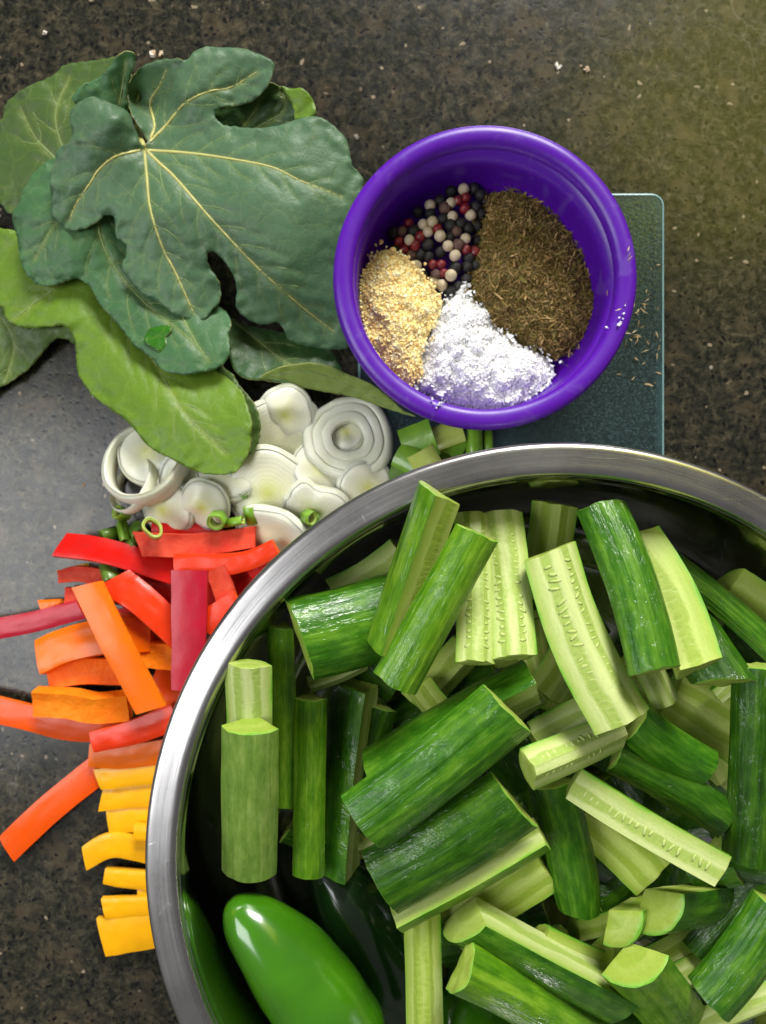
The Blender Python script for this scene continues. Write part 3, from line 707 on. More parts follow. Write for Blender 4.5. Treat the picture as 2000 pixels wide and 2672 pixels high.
C((1330, 1632, .084), (1570, 1772, .088), 84, 'dark cucumber stick lying along the slim seeded stick', a=52, roll=-6, peel='peel_dark', flesh='flesh')
C((1262, 1745, .060), (1410, 1885, .062), 118, 'shaded cucumber half with smooth flesh under the slim seeded stick', a=80, roll=178, peel='peel', flesh='flesh_green')
C((1225, 1710, .060), (1250, 1800, .058), 60, 'shaded sliver of cucumber flesh beside the smooth dark stick', a=50, roll=178, peel='peel')
# lower right
C((1000, 2000, .092), (1325, 2170, .078), 104, 'cucumber wedge with pale top edge running down to the right', a=50, roll=-52, peel='peel', flesh='flesh', oblq=(10, 0))
C((1000, 2098, .104), (1285, 2262, .078), 120, 'glossy wet cucumber half with round cut end at the bottom centre', a=85, roll=6, peel='peel_light', flesh='flesh_green', oblq=(-10, 0))
C((1162, 2030, .074), (1310, 2092, .062), 84, 'short pale cucumber chunk between two larger wedges at the bottom', a=60, roll=160, peel='peel', flesh='flesh_green')
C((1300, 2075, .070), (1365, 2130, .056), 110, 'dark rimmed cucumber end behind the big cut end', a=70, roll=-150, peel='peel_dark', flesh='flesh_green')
C((1372, 2085, .100), (1470, 2215, .056), 138, 'cucumber quarter with a big smooth cut end near the bottom right', a=58, roll=-16, peel='peel_light', flesh='flesh_green', oblq=(0, 0))
C((1425, 1972, .096), (1560, 1952, .056), 128, 'blunt cucumber end piece with triangular cut face', a=56, roll=-30, peel='peel', flesh='flesh_green', taper=(0, .4))
C((1346, 2006, .092), (1414, 1950, .052), 100, 'small cucumber chunk with square cut face left of the triangular one', a=55, roll=-28, peel='peel_light', flesh='flesh_green')
C((1410, 2085, .062), (1530, 2010, .058), 96, 'bright seeded flesh of a cucumber half beneath the end pieces', a=75, roll=182, peel='peel', flesh='flesh')
C((1240, 2010, .060), (1310, 1990, .054), 72, 'small shaded cucumber end left of the square cut face', a=60, roll=150, peel='peel', flesh='flesh_green')
C((1680, 1960, .092), (1532, 2160, .086), 108, 'dark creased cucumber stick leaning in from the lower right edge', a=60, roll=-18, peel='peel', flesh='flesh_green', oblq=(0, 12))
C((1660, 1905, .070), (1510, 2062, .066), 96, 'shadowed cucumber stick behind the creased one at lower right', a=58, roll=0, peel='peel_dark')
C((1510, 2220, .068), (1690, 2145, .072), 66, 'pale seeded cucumber stick in the bottom right corner', a=44, roll=180, r0=.25, peel='peel', flesh='flesh')
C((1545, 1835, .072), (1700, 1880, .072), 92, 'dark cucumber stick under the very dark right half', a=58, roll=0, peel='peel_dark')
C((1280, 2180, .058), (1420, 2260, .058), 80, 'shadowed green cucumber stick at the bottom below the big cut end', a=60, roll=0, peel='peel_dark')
C((620, 1795, .058), (690, 1835, .056), 62, 'dim green cucumber piece low between the pale mottled and wet sticks', a=60, roll=0, peel='peel')
C((745, 1835, .042), (810, 1815, .044), 60, 'dim cucumber flesh low beside the dark ribbed half', a=60, roll=176, peel='peel')
C((1075, 1610, .060), (1130, 1700, .056), 70, 'dark cucumber piece in the gap left of the bright seeded wedge', a=58, roll=10, peel='peel')
C((1120, 2120, .062), (1230, 2040, .060), 74, 'short shaded cucumber chunk behind the glossy wet half', a=60, roll=150, peel='peel', flesh='flesh_green')
C((1455, 2120, .066), (1540, 2085, .060), 84, 'pale cucumber chunk right of the big smooth cut end', a=60, roll=168, peel='peel', flesh='flesh')
C((905, 1480, .066), (985, 1560, .060), 66, 'shaded cucumber wedge below the wet stick on top', a=50, roll=150, peel='peel', flesh='flesh_green')
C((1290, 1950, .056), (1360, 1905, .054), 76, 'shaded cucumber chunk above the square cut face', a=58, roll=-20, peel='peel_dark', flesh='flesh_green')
C((1590, 1880, .074), (1500, 1905, .066), 80, 'dark short cucumber end behind the triangular cut face', a=60, roll=0, peel='peel')
# lower layer showing in the gaps
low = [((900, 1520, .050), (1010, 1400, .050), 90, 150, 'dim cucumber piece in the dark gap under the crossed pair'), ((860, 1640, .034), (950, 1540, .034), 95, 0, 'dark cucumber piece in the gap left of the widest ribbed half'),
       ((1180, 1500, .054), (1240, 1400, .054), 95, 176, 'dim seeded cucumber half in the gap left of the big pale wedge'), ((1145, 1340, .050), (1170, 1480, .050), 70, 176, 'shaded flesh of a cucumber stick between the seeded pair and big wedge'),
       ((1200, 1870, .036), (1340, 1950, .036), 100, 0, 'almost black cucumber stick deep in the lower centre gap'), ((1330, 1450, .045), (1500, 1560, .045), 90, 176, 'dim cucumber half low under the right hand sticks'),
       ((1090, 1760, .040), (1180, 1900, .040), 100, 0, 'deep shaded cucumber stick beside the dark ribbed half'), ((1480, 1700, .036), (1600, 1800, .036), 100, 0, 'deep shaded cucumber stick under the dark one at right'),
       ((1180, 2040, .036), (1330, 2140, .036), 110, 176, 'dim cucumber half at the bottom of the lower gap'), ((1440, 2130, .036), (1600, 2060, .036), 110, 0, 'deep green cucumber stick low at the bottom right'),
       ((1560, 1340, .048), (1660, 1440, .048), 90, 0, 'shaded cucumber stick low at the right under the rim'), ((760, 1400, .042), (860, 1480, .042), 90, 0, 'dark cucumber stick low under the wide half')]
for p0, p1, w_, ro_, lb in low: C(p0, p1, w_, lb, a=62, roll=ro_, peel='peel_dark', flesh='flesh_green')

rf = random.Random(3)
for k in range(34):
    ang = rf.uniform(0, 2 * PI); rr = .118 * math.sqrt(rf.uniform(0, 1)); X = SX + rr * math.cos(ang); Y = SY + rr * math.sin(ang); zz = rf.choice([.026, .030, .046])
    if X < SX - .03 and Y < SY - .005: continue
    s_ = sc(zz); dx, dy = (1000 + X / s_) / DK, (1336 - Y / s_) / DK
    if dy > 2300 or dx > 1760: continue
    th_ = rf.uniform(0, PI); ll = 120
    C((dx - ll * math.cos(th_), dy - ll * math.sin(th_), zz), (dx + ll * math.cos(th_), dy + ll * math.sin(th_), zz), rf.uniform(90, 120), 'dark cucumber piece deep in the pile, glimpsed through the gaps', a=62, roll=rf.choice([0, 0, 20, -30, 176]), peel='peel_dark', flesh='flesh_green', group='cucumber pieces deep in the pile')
# ------------------------------------------------------------------ chillies in the bowl
def chilli(p0, p1, prof, mat, label, bend):
    A = D(*p0); B = D(*p1); mid = (A + B) / 2; L = (B - A).length; ex = (B - A).normalized()
    ey = Vector((0, 0, 1)).cross(ex).normalized(); ew = ex.cross(ey)
    root = empty('green_chilli', mid); tag(root, label, 'chilli pepper', 'green chillies in the steel bowl')
    n, m = 40, 28; V, F = [], []
    pt = [p[0] for p in prof]; pr = [p[1] for p in prof]
    pc = catmull([(a, b) for a, b in prof], 10); 
    for k in range(n + 1):
        u = k / n; t = u ** 1.6 if u < 1 else 1.0
        r = float(np.interp(t, pc[:, 0], pc[:, 1]))
        for i in range(m):
            a = 2 * PI * i / m; lob = 1 + .05 * math.cos(3 * a + 1.0) * min(1, t * 3) + .03 * mnoise.noise(Vector((t * 7, math.cos(a) * 1.8, math.sin(a) * 1.8 + L * 50))) + .05 * mnoise.noise(Vector((t * 4, math.cos(a) * 1.3, math.sin(a) * 1.3 + L * 90)))
            V.append(ex * ((t - .5) * L) + (ey * math.cos(a) + ew * math.sin(a)) * r * lob + ey * bend * math.sin(PI * t))
    for k in range(n):
        for i in range(m): F.append((k * m + i, (k + 1) * m + i, (k + 1) * m + (i + 1) % m, k * m + (i + 1) % m))
    F.append(tuple(range(m)))
    F.append(tuple(n * m + i for i in range(m - 1, -1, -1)))
    mesh_obj('body', V, F, M[mat], root)
    V, F = [], []
    for k in range(7):
        r = (.008, .0072, .004, .0032, .003, .0032, .0038)[k]; xx = (-.001, .0012, .003, .005, .008, .010, .012)[k]
        for i in range(12):
            a = 2 * PI * i / 12; V.append(ex * (L / 2 + xx) + (ey * math.cos(a) + ew * math.sin(a)) * r + ey * .1 * xx)
    for k in range(6):
        for i in range(12): F.append((k * 12 + i, (k + 1) * 12 + i, (k + 1) * 12 + (i + 1) % 12, k * 12 + (i + 1) % 12))
    F.append(tuple(72 + i for i in range(11, -1, -1)))
    mesh_obj('stem', V, F, M['stem'], root)
pj = [(0, .0), (.015, .0045), (.06, .0090), (.15, .0148), (.30, .0205), (.5, .0225), (.7, .0215), (.88, .017), (1, .009)]
pj2 = [(0, .0), (.012, .0045), (.05, .0090), (.13, .0140), (.28, .0186), (.5, .0222), (.7, .0236), (.86, .0228), (.95, .0180), (1, .0100)]
chilli((500, 1944, .086), (772, 2318, .074), [(a, b * .98) for a, b in pj2], 'jalapeno', 'glossy bright green chilli at the bottom left of the steel bowl', .004)
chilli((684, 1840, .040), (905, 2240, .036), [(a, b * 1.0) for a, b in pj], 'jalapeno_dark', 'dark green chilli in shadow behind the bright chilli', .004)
chilli((965, 2150, .060), (1090, 2330, .056), [(a, b * .95) for a, b in pj], 'jalapeno', 'green chilli shoulder showing at the bottom edge beside the upright stick', 0)

# ------------------------------------------------------------------ pepper strips
def strip(pts, w, col, label, skin_up=True, th=.0046, bow=.0004, taper=(1, 1), cut=(0, 0), name='pepper_strip', cat='pepper strip', lip=0.0, group=None, tilt=0.0):
    P3 = [D(x_, y_, .0034 + max(0, z_ - .005) * .62) for x_, y_, z_ in pts]; path = catmull([tuple(p) for p in P3], 10) if len(P3) > 2 else np.array([np.array(P3[0]) + (np.array(P3[1]) - np.array(P3[0])) * k / 14 for k in range(15)])
    n = len(path); mid = Vector(path.mean(0)); W = w * DK * sc(mid.z); ph = random.uniform(0, 40)
    prof = []          # half-rounded strip: skin on top edge row, flesh below
    m = 9; skin, rest = [], []
    for k in range(m):
        v = -1 + 2 * k / (m - 1); skin.append((v, 1 - .10 * abs(v) ** 6))
    rest = [(1.0, .4), (1.0, -.5), (.93, -1.0)] + [(.93 - 1.86 * k / 6, -1.0) for k in range(1, 6)] + [(-.93, -1.0), (-1.0, -.5), (-1.0, .4)]
    pr = skin + rest; ns = len(skin); npf = len(pr); V = []
    ct_, st_ = math.cos(math.radians(tilt)), math.sin(math.radians(tilt))
    for i in range(n):
        t = i / (n - 1); p = Vector(path[i]); tg = Vector(path[min(i + 1, n - 1)] - path[max(i - 1, 0)]).normalized()
        ey = Vector((0, 0, 1)).cross(tg).normalized(); ew = tg.cross(ey)
        ey, ew = ey * ct_ + ew * st_, ew * ct_ - ey * st_
        k = taper[0] + (taper[1] - taper[0]) * t
        for v, h in pr:
            hh = h if skin_up else -h
            x = v * W / 2 * k * (1 + .04 * mnoise.noise(Vector((t * 4 + ph, v, 0))))
            z = hh * th / 2 * (1 + .10 * mnoise.noise(Vector((t * 7 + ph, v * 2, 7)))) + (bow if skin_up else -bow) * (1 - v * v)
            if not skin_up and h < -.9: z -= .0006 * (1 - v * v); z += .0005 * mnoise.noise(Vector((t * 9 + ph, v * 3, 3)))
            cc = 0
            if t < .3: cc = -math.tan(math.radians(cut[0])) * x * (1 - t / .3)
            if t > .7: cc = -math.tan(math.radians(cut[1])) * x * (t - .7) / .3
            V.append(p + tg * cc + ey * x + ew * z - mid)
    root = empty(name, mid); tag(root, label, cat, group)
    F = []
    for i in range(n - 1):
        for j in range(ns - 1):
            q = (i * npf + j, (i + 1) * npf + j, (i + 1) * npf + j + 1, i * npf + j + 1); F.append(q if skin_up else q[::-1])
    def sub(Fs, nm, mat):
        used = sorted({i for f in Fs for i in f}); mp = {a: b for b, a in enumerate(used)}
        return mesh_obj(nm, [V[i] for i in used], [tuple(mp[i] for i in f) for f in Fs], mat, root)
    sub(F, 'skin', M[col + '_skin'])
    F = []
    for i in range(n - 1):
        for j in range(ns - 1, npf):
            j2 = (j + 1) % npf
            q = (i * npf + j, (i + 1) * npf + j, (i + 1) * npf + j2, i * npf + j2); F.append(q if skin_up else q[::-1])
    o = sub(F, 'flesh', M[col + '_flesh'])
    try: o.data.set_sharp_from_angle(angle=math.radians(40))
    except Exception: pass
    for e in (0, n - 1):
        f = tuple(e * npf + j for j in range(npf)); f = f if (e == 0) != skin_up else f[::-1]
        sub([f], 'cut_end', M[col + '_flesh'])
    return root
GR, GO, GY = 'red pepper strips beside the steel bowl', 'orange pepper strips beside the steel bowl', 'yellow pepper strips beside the steel bowl'
S = strip
# red, lower ones first
S([(300, 1235, .010), (430, 1245, .010), (590, 1240, .010)], 60, 'red', 'dark red pepper strip low in the red pile against the bowl', group=GR)
S([(310, 1285, .012), (520, 1290, .012)], 58, 'red', 'red pepper strip hidden in the middle of the red pile', group=GR)
S([(250, 1345, .012), (420, 1330, .012)], 58, 'red', 'dark red pepper strip under the crossing orange strip', group=GR)
S([(480, 1300, .020), (560, 1270, .020)], 60, 'red', 'red pepper piece against the bowl below the curved scarlet strip', group=GR)
S([(128, 1246, .012), (180, 1240, .014), (270, 1262, .014)], 40, 'red', 'dull red pepper strip with blunt left tip and flesh side up', skin_up=False, group=GR, taper=(.7, 1.1))
S([(142, 1286, .010), (240, 1296, .012)], 36, 'red', 'short dull red pepper stub above the crimson strip', skin_up=False, group=GR)
S([(132, 1178, .024), (230, 1192, .026), (380, 1238, .024)], 54, 'red', 'bright red pepper strip pointing left beside the green onion bits', group=GR, cut=(-20, 0), tilt=-18)
S([(330, 1150, .022), (480, 1150, .022)], 40, 'red', 'red pepper strip edge under the pale fleshed red strip', group=GR)
S([(300, 1176, .034), (420, 1178, .036), (552, 1160, .036)], 52, 'red', 'red pepper strip with streaky pale flesh under the leek slices', skin_up=False, group=GR, cut=(24, -8), taper=(1.05, .9))
S([(380, 1222, .040), (480, 1220, .042), (545, 1208, .043), (597, 1182, .044)], 46, 'scarlet', 'curved scarlet pepper strip touching the bowl rim', group=GR, taper=(1.15, .8), th=.007)
S([(540, 1240, .036), (610, 1200, .036)], 42, 'red', 'red pepper tip poking out under the rim beside the curved scarlet strip', group=GR)
S([(246, 1256, .034), (310, 1300, .038), (392, 1378, .036)], 66, 'scarlet', 'broad red pepper strip with orange flesh right of the crossing orange strip', skin_up=True, group=GR, taper=(1.1, .9), th=.009, tilt=-22, cut=(-25, 0))
S([(466, 1228, .046), (482, 1270, .047), (500, 1330, .046)], 46, 'red', 'short rough red pepper strip between crimson strip and bowl', skin_up=False, group=GR)
S([(436, 1352, .050), (520, 1302, .052)], 58, 'scarlet', 'scarlet pepper piece with square end at the rim', group=GR, cut=(18, 0))
S([(-50, 1365, .020), (60, 1346, .022), (178, 1316, .026)], 46, 'crimson', 'crimson pepper strip reaching in from the left edge', group=GR, cut=(0, 14), taper=(1, .95))
S([(411, 1232, .056), (410, 1350, .057), (408, 1490, .055)], 78, 'crimson', 'broad crimson pepper strip standing upright against the rim', group=GR, bow=.0004, taper=(1, .9))
# orange
S([(250, 1360, .014), (400, 1400, .014)], 80, 'tangerine', 'orange pepper slice under the crossing orange strip', group=GO)
S([(330, 1470, .016), (400, 1500, .016)], 90, 'tangerine', 'deep orange pepper piece between crossing strip and bowl', group=GO)
S([(92, 1420, .022), (150, 1394, .026), (230, 1376, .028), (330, 1372, .026)], 74, 'orange', 'wide curved orange pepper slice at the left of the pile', group=GO, th=.010, tilt=-14, cut=(-8, 0))
S([(105, 1462, .020), (180, 1450, .022), (300, 1452, .022)], 58, 'tangerine', 'orange pepper slice with smooth inner side below the wide curved slice', skin_up=False, group=GO)
S([(306, 1412, .030), (392, 1420, .030)], 58, 'orange', 'short orange pepper piece with grainy flesh between crossing and crimson strips', skin_up=False, group=GO, th=.008)
S([(-50, 1522, .012), (60, 1548, .013), (150, 1570, .014), (260, 1576, .014)], 56, 'tangerine', 'long orange pepper strip entering from the left edge', group=GO)
S([(78, 1516, .028), (150, 1520, .030), (210, 1530, .030), (280, 1524, .028)], 62, 'orange', 'hollow orange pepper slice with pale inner wall', skin_up=False, group=GO, th=.009, taper=(.95, 1), tilt=10)
S([(205, 1600, .030), (290, 1580, .034), (385, 1545, .036)], 52, 'scarlet', 'shiny red orange pepper strip with rounded left end by the bowl', group=GO, taper=(.85, 1.1), th=.008)
S([(196, 1630, .018), (260, 1634, .020), (360, 1622, .020)], 52, 'orange', 'orange pepper strip just above the yellow strips', group=GO, taper=(.95, 1))
S([(18, 1832, .008), (110, 1745, .012), (240, 1640, .010)], 62, 'tangerine', 'lone orange pepper strip pointing to the lower left', group=GO, cut=(-12, 0))
S([(190, 1262, .052), (250, 1385, .055), (328, 1532, .052)], 64, 'orange', 'straight orange pepper strip crossing over the whole pile', group=GO, cut=(-14, -10), bow=.0006)
S([(92, 1315, .006), (135, 1298, .006)], 30, 'orange', 'tiny orange pepper tip above the crimson strip', group=GO, taper=(1.3, .3))
S([(150, 1236, .005), (190, 1228, .005)], 22, 'yellow', 'tiny yellow orange bit behind the dull red strip', group=GY)
# yellow
S([(214, 1682, .016), (270, 1676, .018), (400, 1660, .018)], 46, 'yellow', 'topmost yellow pepper strip of the fan', group=GY, cut=(14, 0))
S([(222, 1722, .013), (280, 1716, .014), (400, 1706, .014)], 56, 'yellow', 'second yellow pepper strip of the fan', group=GY, cut=(-20, 0))
S([(236, 1770, .011), (290, 1764, .012), (400, 1756, .012)], 62, 'yellow', 'third yellow pepper strip of the fan, broad and flat', group=GY)
S([(292, 1796, .022), (400, 1800, .022)], 34, 'yellow', 'small yellow pepper corner on the third strip by the rim', group=GY)
S([(186, 1852, .010), (236, 1826, .013), (290, 1828, .012), (400, 1856, .010)], 58, 'yellow', 'bent yellow pepper strip sticking out farthest left', group=GY, cut=(-20, 0), taper=(.85, 1))
S([(228, 1890, .010), (270, 1896, .010), (400, 1906, .010)], 44, 'yellow', 'narrow yellow pepper strip with rounded tip', group=GY, taper=(.75, 1))
S([(300, 1932, .008), (400, 1930, .008)], 34, 'yellow', 'yellow pepper tip just showing beside the rim', group=GY)
S([(226, 1960, .010), (280, 1958, .010), (400, 1954, .010)], 44, 'yellow', 'second lowest yellow pepper strip of the fan', group=GY, cut=(10, 0))
S([(222, 2022, .008), (280, 2016, .010), (400, 1996, .010)], 76, 'yellow', 'lowest and broadest yellow pepper strip', group=GY, cut=(6, 0), taper=(1.1, .95))

# ------------------------------------------------------------------ leek slices
def leek(c, rx, label, tilt=0, az=0, elong=1.0, erot=0, layers=5, hole=0.0, h=.010, tele=.0, core='leek_core', wob=.05, th=None):
    """c=(x,y,z): middle of the slice; rx: radius in display px; layers stand inside each other"""
    c = (c[0], c[1], c[2] * .8); ctr = D(*c); R = rx * DK * sc(c[2])
    a = math.radians(az); root = empty('leek_slice', ctr)
    nrm = Vector((math.cos(a) * math.sin(math.radians(tilt)), math.sin(a) * math.sin(math.radians(tilt)), math.cos(math.radians(tilt))))
    rq = nrm.to_track_quat('Z', 'Y').to_matrix() @ Matrix.Rotation(math.radians(erot) - a * 0, 3, 'Z')
    tag(root, label, 'leek slice', 'white leek slices between the leaves and the bowl')
    ph = random.uniform(0, 99); nl = 1 if hole == 0 else layers
    tR = R * (1 - hole) / layers if hole else R * .10
    rad = [R - tR * k for k in range(nl + 1)]
    def build(nm, prof, last, mt):
        seg = 48; V, F, A = [], [], []; n = len(prof)
        for i in range(seg):
            t = 2 * PI * i / seg; cx, sy = math.cos(t), math.sin(t)
            for r, z in prof:
                q = r / R; wv = 1 + wob * 1.6 * mnoise.noise(Vector((cx * .9, sy * .9, ph))) + wob * .5 * mnoise.noise(Vector((cx * 2.5, sy * 2.5, ph + q)))
                hz = .0022 * mnoise.noise(Vector((cx * q * 1.5, sy * q * 1.5, ph + 3))) if z > 0 else 0
                V.append(rq @ Vector((r * wv * cx * elong, r * wv * sy, z + hz))); A.append(q)
        for i in range(seg):
            j = (i + 1) % seg
            for q in range(n - (1 if last else 0)):
                q2 = (q + 1) % n; F.append((i * n + q, j * n + q, j * n + q2, i * n + q2))
        o = mesh_obj(nm, V, F, mt, root); vattr(o, 'rad', A, 'FLOAT')
    for k in range(nl):
        ro_, ri_ = rad[k], rad[k + 1] + R * .0015
        top = h / 2 + tele * k + random.uniform(-.0002, .0003) + (.0005 * k); bot = -h / 2; e = min(.0022 if k == 0 else .0006, (ro_ - ri_) * .8)
        build('layer', [(ri_, bot), (ro_ - .0004, bot), (ro_, bot + e), (ro_ + .0005, 0), (ro_ + .0001, top - e), (ro_ - e * .35, top - e * .3), (ro_ - e, top), (ri_ + e * .5, top + .0001), (ri_, top - e * .6), (ri_, 0)], False, M['leek'])
    if hole == 0:
        rc = rad[nl] + R * .012; top = h / 2 + tele * nl + .0005
        prof = [(rc - .0004, -h / 2), (rc, 0), (rc, top - .0010), (rc * .985, top - .0003)] + [(rc * f, top + .0020 * (1 - f * f)) for f in (.88, .74, .6, .46, .32, .18, .07)] + [(rc * .004, top + .0020)]
        build('heart', prof, True, M['leek_heart' if core == 'leek_core' else 'leek_heart_white'])
    return root
leek((318, 998, .024), 92, 'hollow leek ring tilted at the far left beside the bare counter', tilt=24, az=120, elong=1.08, layers=1, hole=.86, h=.012)
leek((330, 985, .014), 72, 'beige leek slice lying inside the hollow ring', tilt=12, az=120, elong=1.0, layers=2, h=.010)
leek((290, 1046, .019), 66, 'thin loose leek skin hanging under the hollow ring', tilt=42, az=150, elong=1.0, layers=1, hole=.93, h=.006)
leek((420, 1016, .018), 66, 'leek slice half covered by the bright leaf tip', tilt=30, az=-60, elong=1.2, layers=3, h=.004, core='leek_mid', wob=.09)
leek((366, 1098, .016), 72, 'leek slice with greenish middle behind the oval slice', tilt=30, az=-150, elong=.95, layers=2, h=.006, wob=.09)
leek((443, 1090, .026), 58, 'small oval leek slice with yellow heart', tilt=24, az=-110, elong=.98, layers=2, h=.004)
leek((580, 1060, .020), 92, 'large leek slice showing fine rings in the middle of the leeks', tilt=14, az=-75, elong=1.0, layers=3, h=.005, wob=.10)
leek((606, 944, .017), 90, 'broad leek slice under the domed one', tilt=24, az=-70, elong=1.06, layers=2, h=.006, core='leek_mid', wob=.10)
leek((618, 892, .023), 62, 'domed leek slice under the curled leaf edge', tilt=20, az=-85, elong=.95, layers=2, h=.006, tele=.0004, wob=.08)
leek((752, 948, .020), 92, 'leek ring with an open dark hole below the purple bowl', tilt=10, az=85, elong=1.0, layers=3, hole=.36, h=.008, wob=.09)
leek((792, 1048, .020), 58, 'leek slice with yellow rings touching the steel rim', tilt=22, az=-50, elong=1.05, layers=3, h=.005, wob=.08)
leek((675, 1098, .022), 70, 'folded leek slice with curled edge near the rim', tilt=34, az=-100, elong=1.0, layers=2, h=.005, wob=.26)
leek((590, 1158, .020), 74, 'flat slanted leek slice next to the red strips', tilt=36, az=-115, elong=1.15, layers=2, h=.004, core='leek_mid', wob=.1)
leek((752, 950, .013), 40, 'leek heart seen through the open ring', tilt=30, az=100, layers=2, h=.010)
leek((500, 1016, .015), 74, 'leek slice hidden mostly below the leaf tip', tilt=15, az=90, layers=2, h=.012, core='leek_mid')
leek((690, 1015, .014), 62, 'low leek slice in the gap between three larger ones', tilt=15, az=40, layers=2, h=.012)

# ------------------------------------------------------------------ spring onion pieces
def onion_ring(c, r, h, label, tilt, az, mat='scallion', inner='scallion_pale', arc=360, name='spring_onion_ring', th=.26, el=1.0):
    ctr = D(c[0], c[1], c[2] * .8 + .001); R = r * .8 * DK * sc(c[2]); el *= random.uniform(.75, 1.35); root = empty(name, ctr)
    tag(root, label, 'spring onion', 'chopped spring onion bits')
    a = math.radians(az); nrm = Vector((math.cos(a) * math.sin(math.radians(tilt)), math.sin(a) * math.sin(math.radians(tilt)), math.cos(math.radians(tilt))))
    rq = nrm.to_track_quat('Z', 'Y').to_matrix(); seg = 24; full = arc >= 360; ph = random.uniform(0, 50)
    for nm, ro_, ri_, mt, sh in (('outer_skin', R, R * (1 - th * .55), mat, 0), ('inner_wall', R * (1 - th * .57), R * (1 - th), inner, -.0003)):
        prof = [(ri_, -h / 2), (ro_, -h / 2), (ro_, h / 2 + sh - .0002), (ro_ - .0002, h / 2 + sh), (ri_, h / 2 + sh)]; n = 5; V, F = [], []
        for i in range(seg if full else seg + 1):
            t = math.radians(arc) * i / seg; wv = 1 + .34 * mnoise.noise(Vector((math.cos(t), math.sin(t), ph)))
            for r_, z in prof: V.append(rq @ Vector((r_ * wv * math.cos(t) * el, r_ * wv * math.sin(t), z)))
        for i in range(seg):
            j = (i + 1) % seg if full else i + 1
            for q in range(n): q2 = (q + 1) % n; F.append((i * n + q, j * n + q, j * n + q2, i * n + q2))
        if not full: F.append(tuple(range(n))); F.append(tuple(seg * n + q for q in range(n - 1, -1, -1)))
        mesh_obj(nm, V, F, M[mt], root, smooth=False if not full else True)
onion_ring((262, 1110, .018), 22, .007, 'topmost spring onion ring of the clump above the bright red strip', 35, 150)
onion_ring((268, 1150, .012), 18, .012, 'upright spring onion ring in the clump above the bright red strip', 70, -70)
onion_ring((300, 1150, .014), 20, .010, 'round spring onion ring at the right of the clump', 40, -40, 'scallion_dark', 'scallion')
onion_ring((236, 1155, .010), 18, .009, 'spring onion ring at the left of the clump', 55, 200, 'scallion_dark', 'scallion')
onion_ring((285, 1172, .012), 18, .010, 'spring onion ring low in the clump touching the red strip', 50, -100, 'scallion_dark', 'scallion')
onion_ring((330, 1142, .040), 22, .006, 'pale spring onion bit on the streaky red strip', 25, 40, 'scallion_pale', 'scallion_pale', el=1.3)
onion_ring((470, 1124, .036), 25, .006, 'open spring onion ring on the oval leek slice', 30, -110, 'scallion', 'scallion_pale', th=.3, el=1.2)
onion_ring((506, 1128, .032), 14, .011, 'small spring onion tube beside the open ring', 75, 10)
onion_ring((668, 1118, .032), 17, .007, 'spring onion ring on the folded leek slice', 40, -20)
onion_ring((690, 1130, .024), 20, .008, 'spring onion bit between folded leek slice and rim', 60, 30, 'scallion_dark', 'scallion')
onion_ring((238, 1240, .016), 24, .012, 'spring onion bit wedged behind the crossing orange strip', 60, -60, 'scallion_dark', 'scallion_dark')
onion_ring((545, 1112, .026), 16, .010, 'sliver of spring onion under the large leek slice', 70, 100, 'scallion', 'scallion_pale')
onion_ring((705, 1048, .010), 30, .010, 'dim spring onion piece under the leek slices', 50, 60, 'scallion_dark', 'scallion_dark')
w = D(530, 1073, .0215)
scatter('herb_sprig', 'tiny dark green herb sprig on the large leek slice', 'herb sprig', [(w.x + rng.normal(0, .0014), w.y + rng.normal(0, .0006), .0222) for _ in range(14)], [(.06, .17, .015), (.10, .24, .02)], M['tint_matte'], FLK_V, FLK_F, [.0011, .0016, .0016], True)
# chopped green tops below the purple bowl: curved chips
chips = [((905, 955, .028), 46, .018, 78, 200, 'large bright green onion chip below the purple bowl'), ((882, 990, .030), 34, .014, 70, 150, 'green onion chip leaning on the large one'),
         ((922, 1000, .036), 36, .015, 75, -60, 'light green onion chip nearest the rim'), ((970, 938, .024), 30, .016, 82, 20, 'pale striped onion piece under the purple rim'),
         ((985, 962, .020), 26, .014, 75, 60, 'small green onion chip in the shadow'), ((868, 1030, .020), 34, .010, 60, -120, 'olive onion chip between leek ring and rim'),
         ((950, 985, .020), 24, .012, 60, 120, 'dark green onion bit in the middle of the chips')]
def chip(c, r, ln, tilt, az, label, mat='scallion', flat=.55):
    ctr = D(*c); R = r * DK * sc(c[2]); root = empty('spring_onion_chip', ctr); tag(root, label, 'spring onion', 'chopped spring onion bits')
    a = math.radians(az); n, m = 14, 6; V = []; F = []
    rot = Matrix.Rotation(a, 3, 'Z') @ Matrix.Rotation(math.radians(90 - tilt), 3, 'Y')
    for lay, off in ((0, 0), (1, -.0016)):
        for k in range(m + 1):
            for i in range(n + 1):
                t = math.radians(-62 + 124 * i / n); V.append(rot @ Vector(((k / m - .5) * ln, (R + off) * math.sin(t), (R * 1.0 + off) * (math.cos(t) - .7) * flat + .0003 * mnoise.noise(Vector((k, i * .6, r))))))
    N0 = (n + 1) * (m + 1)
    sk, fl_ = [], []
    for k in range(m):
        for i in range(n):
            q = (k * (n + 1) + i, (k + 1) * (n + 1) + i, (k + 1) * (n + 1) + i + 1, k * (n + 1) + i + 1); sk.append(q); fl_.append(tuple(N0 + x for x in q[::-1]))
    bd = [i for i in range(n + 1)] + [k * (n + 1) + n for k in range(1, m + 1)] + [m * (n + 1) + i for i in range(n - 1, -1, -1)] + [k * (n + 1) for k in range(m - 1, 0, -1)]
    for i in range(len(bd)): x, y = bd[i], bd[(i + 1) % len(bd)]; fl_.append((x, y, N0 + y, N0 + x))
    mesh_obj('outer_skin', V, sk, M[mat], root); mesh_obj('inner_wall', V, fl_, M['scallion_pale'], root, smooth=False)
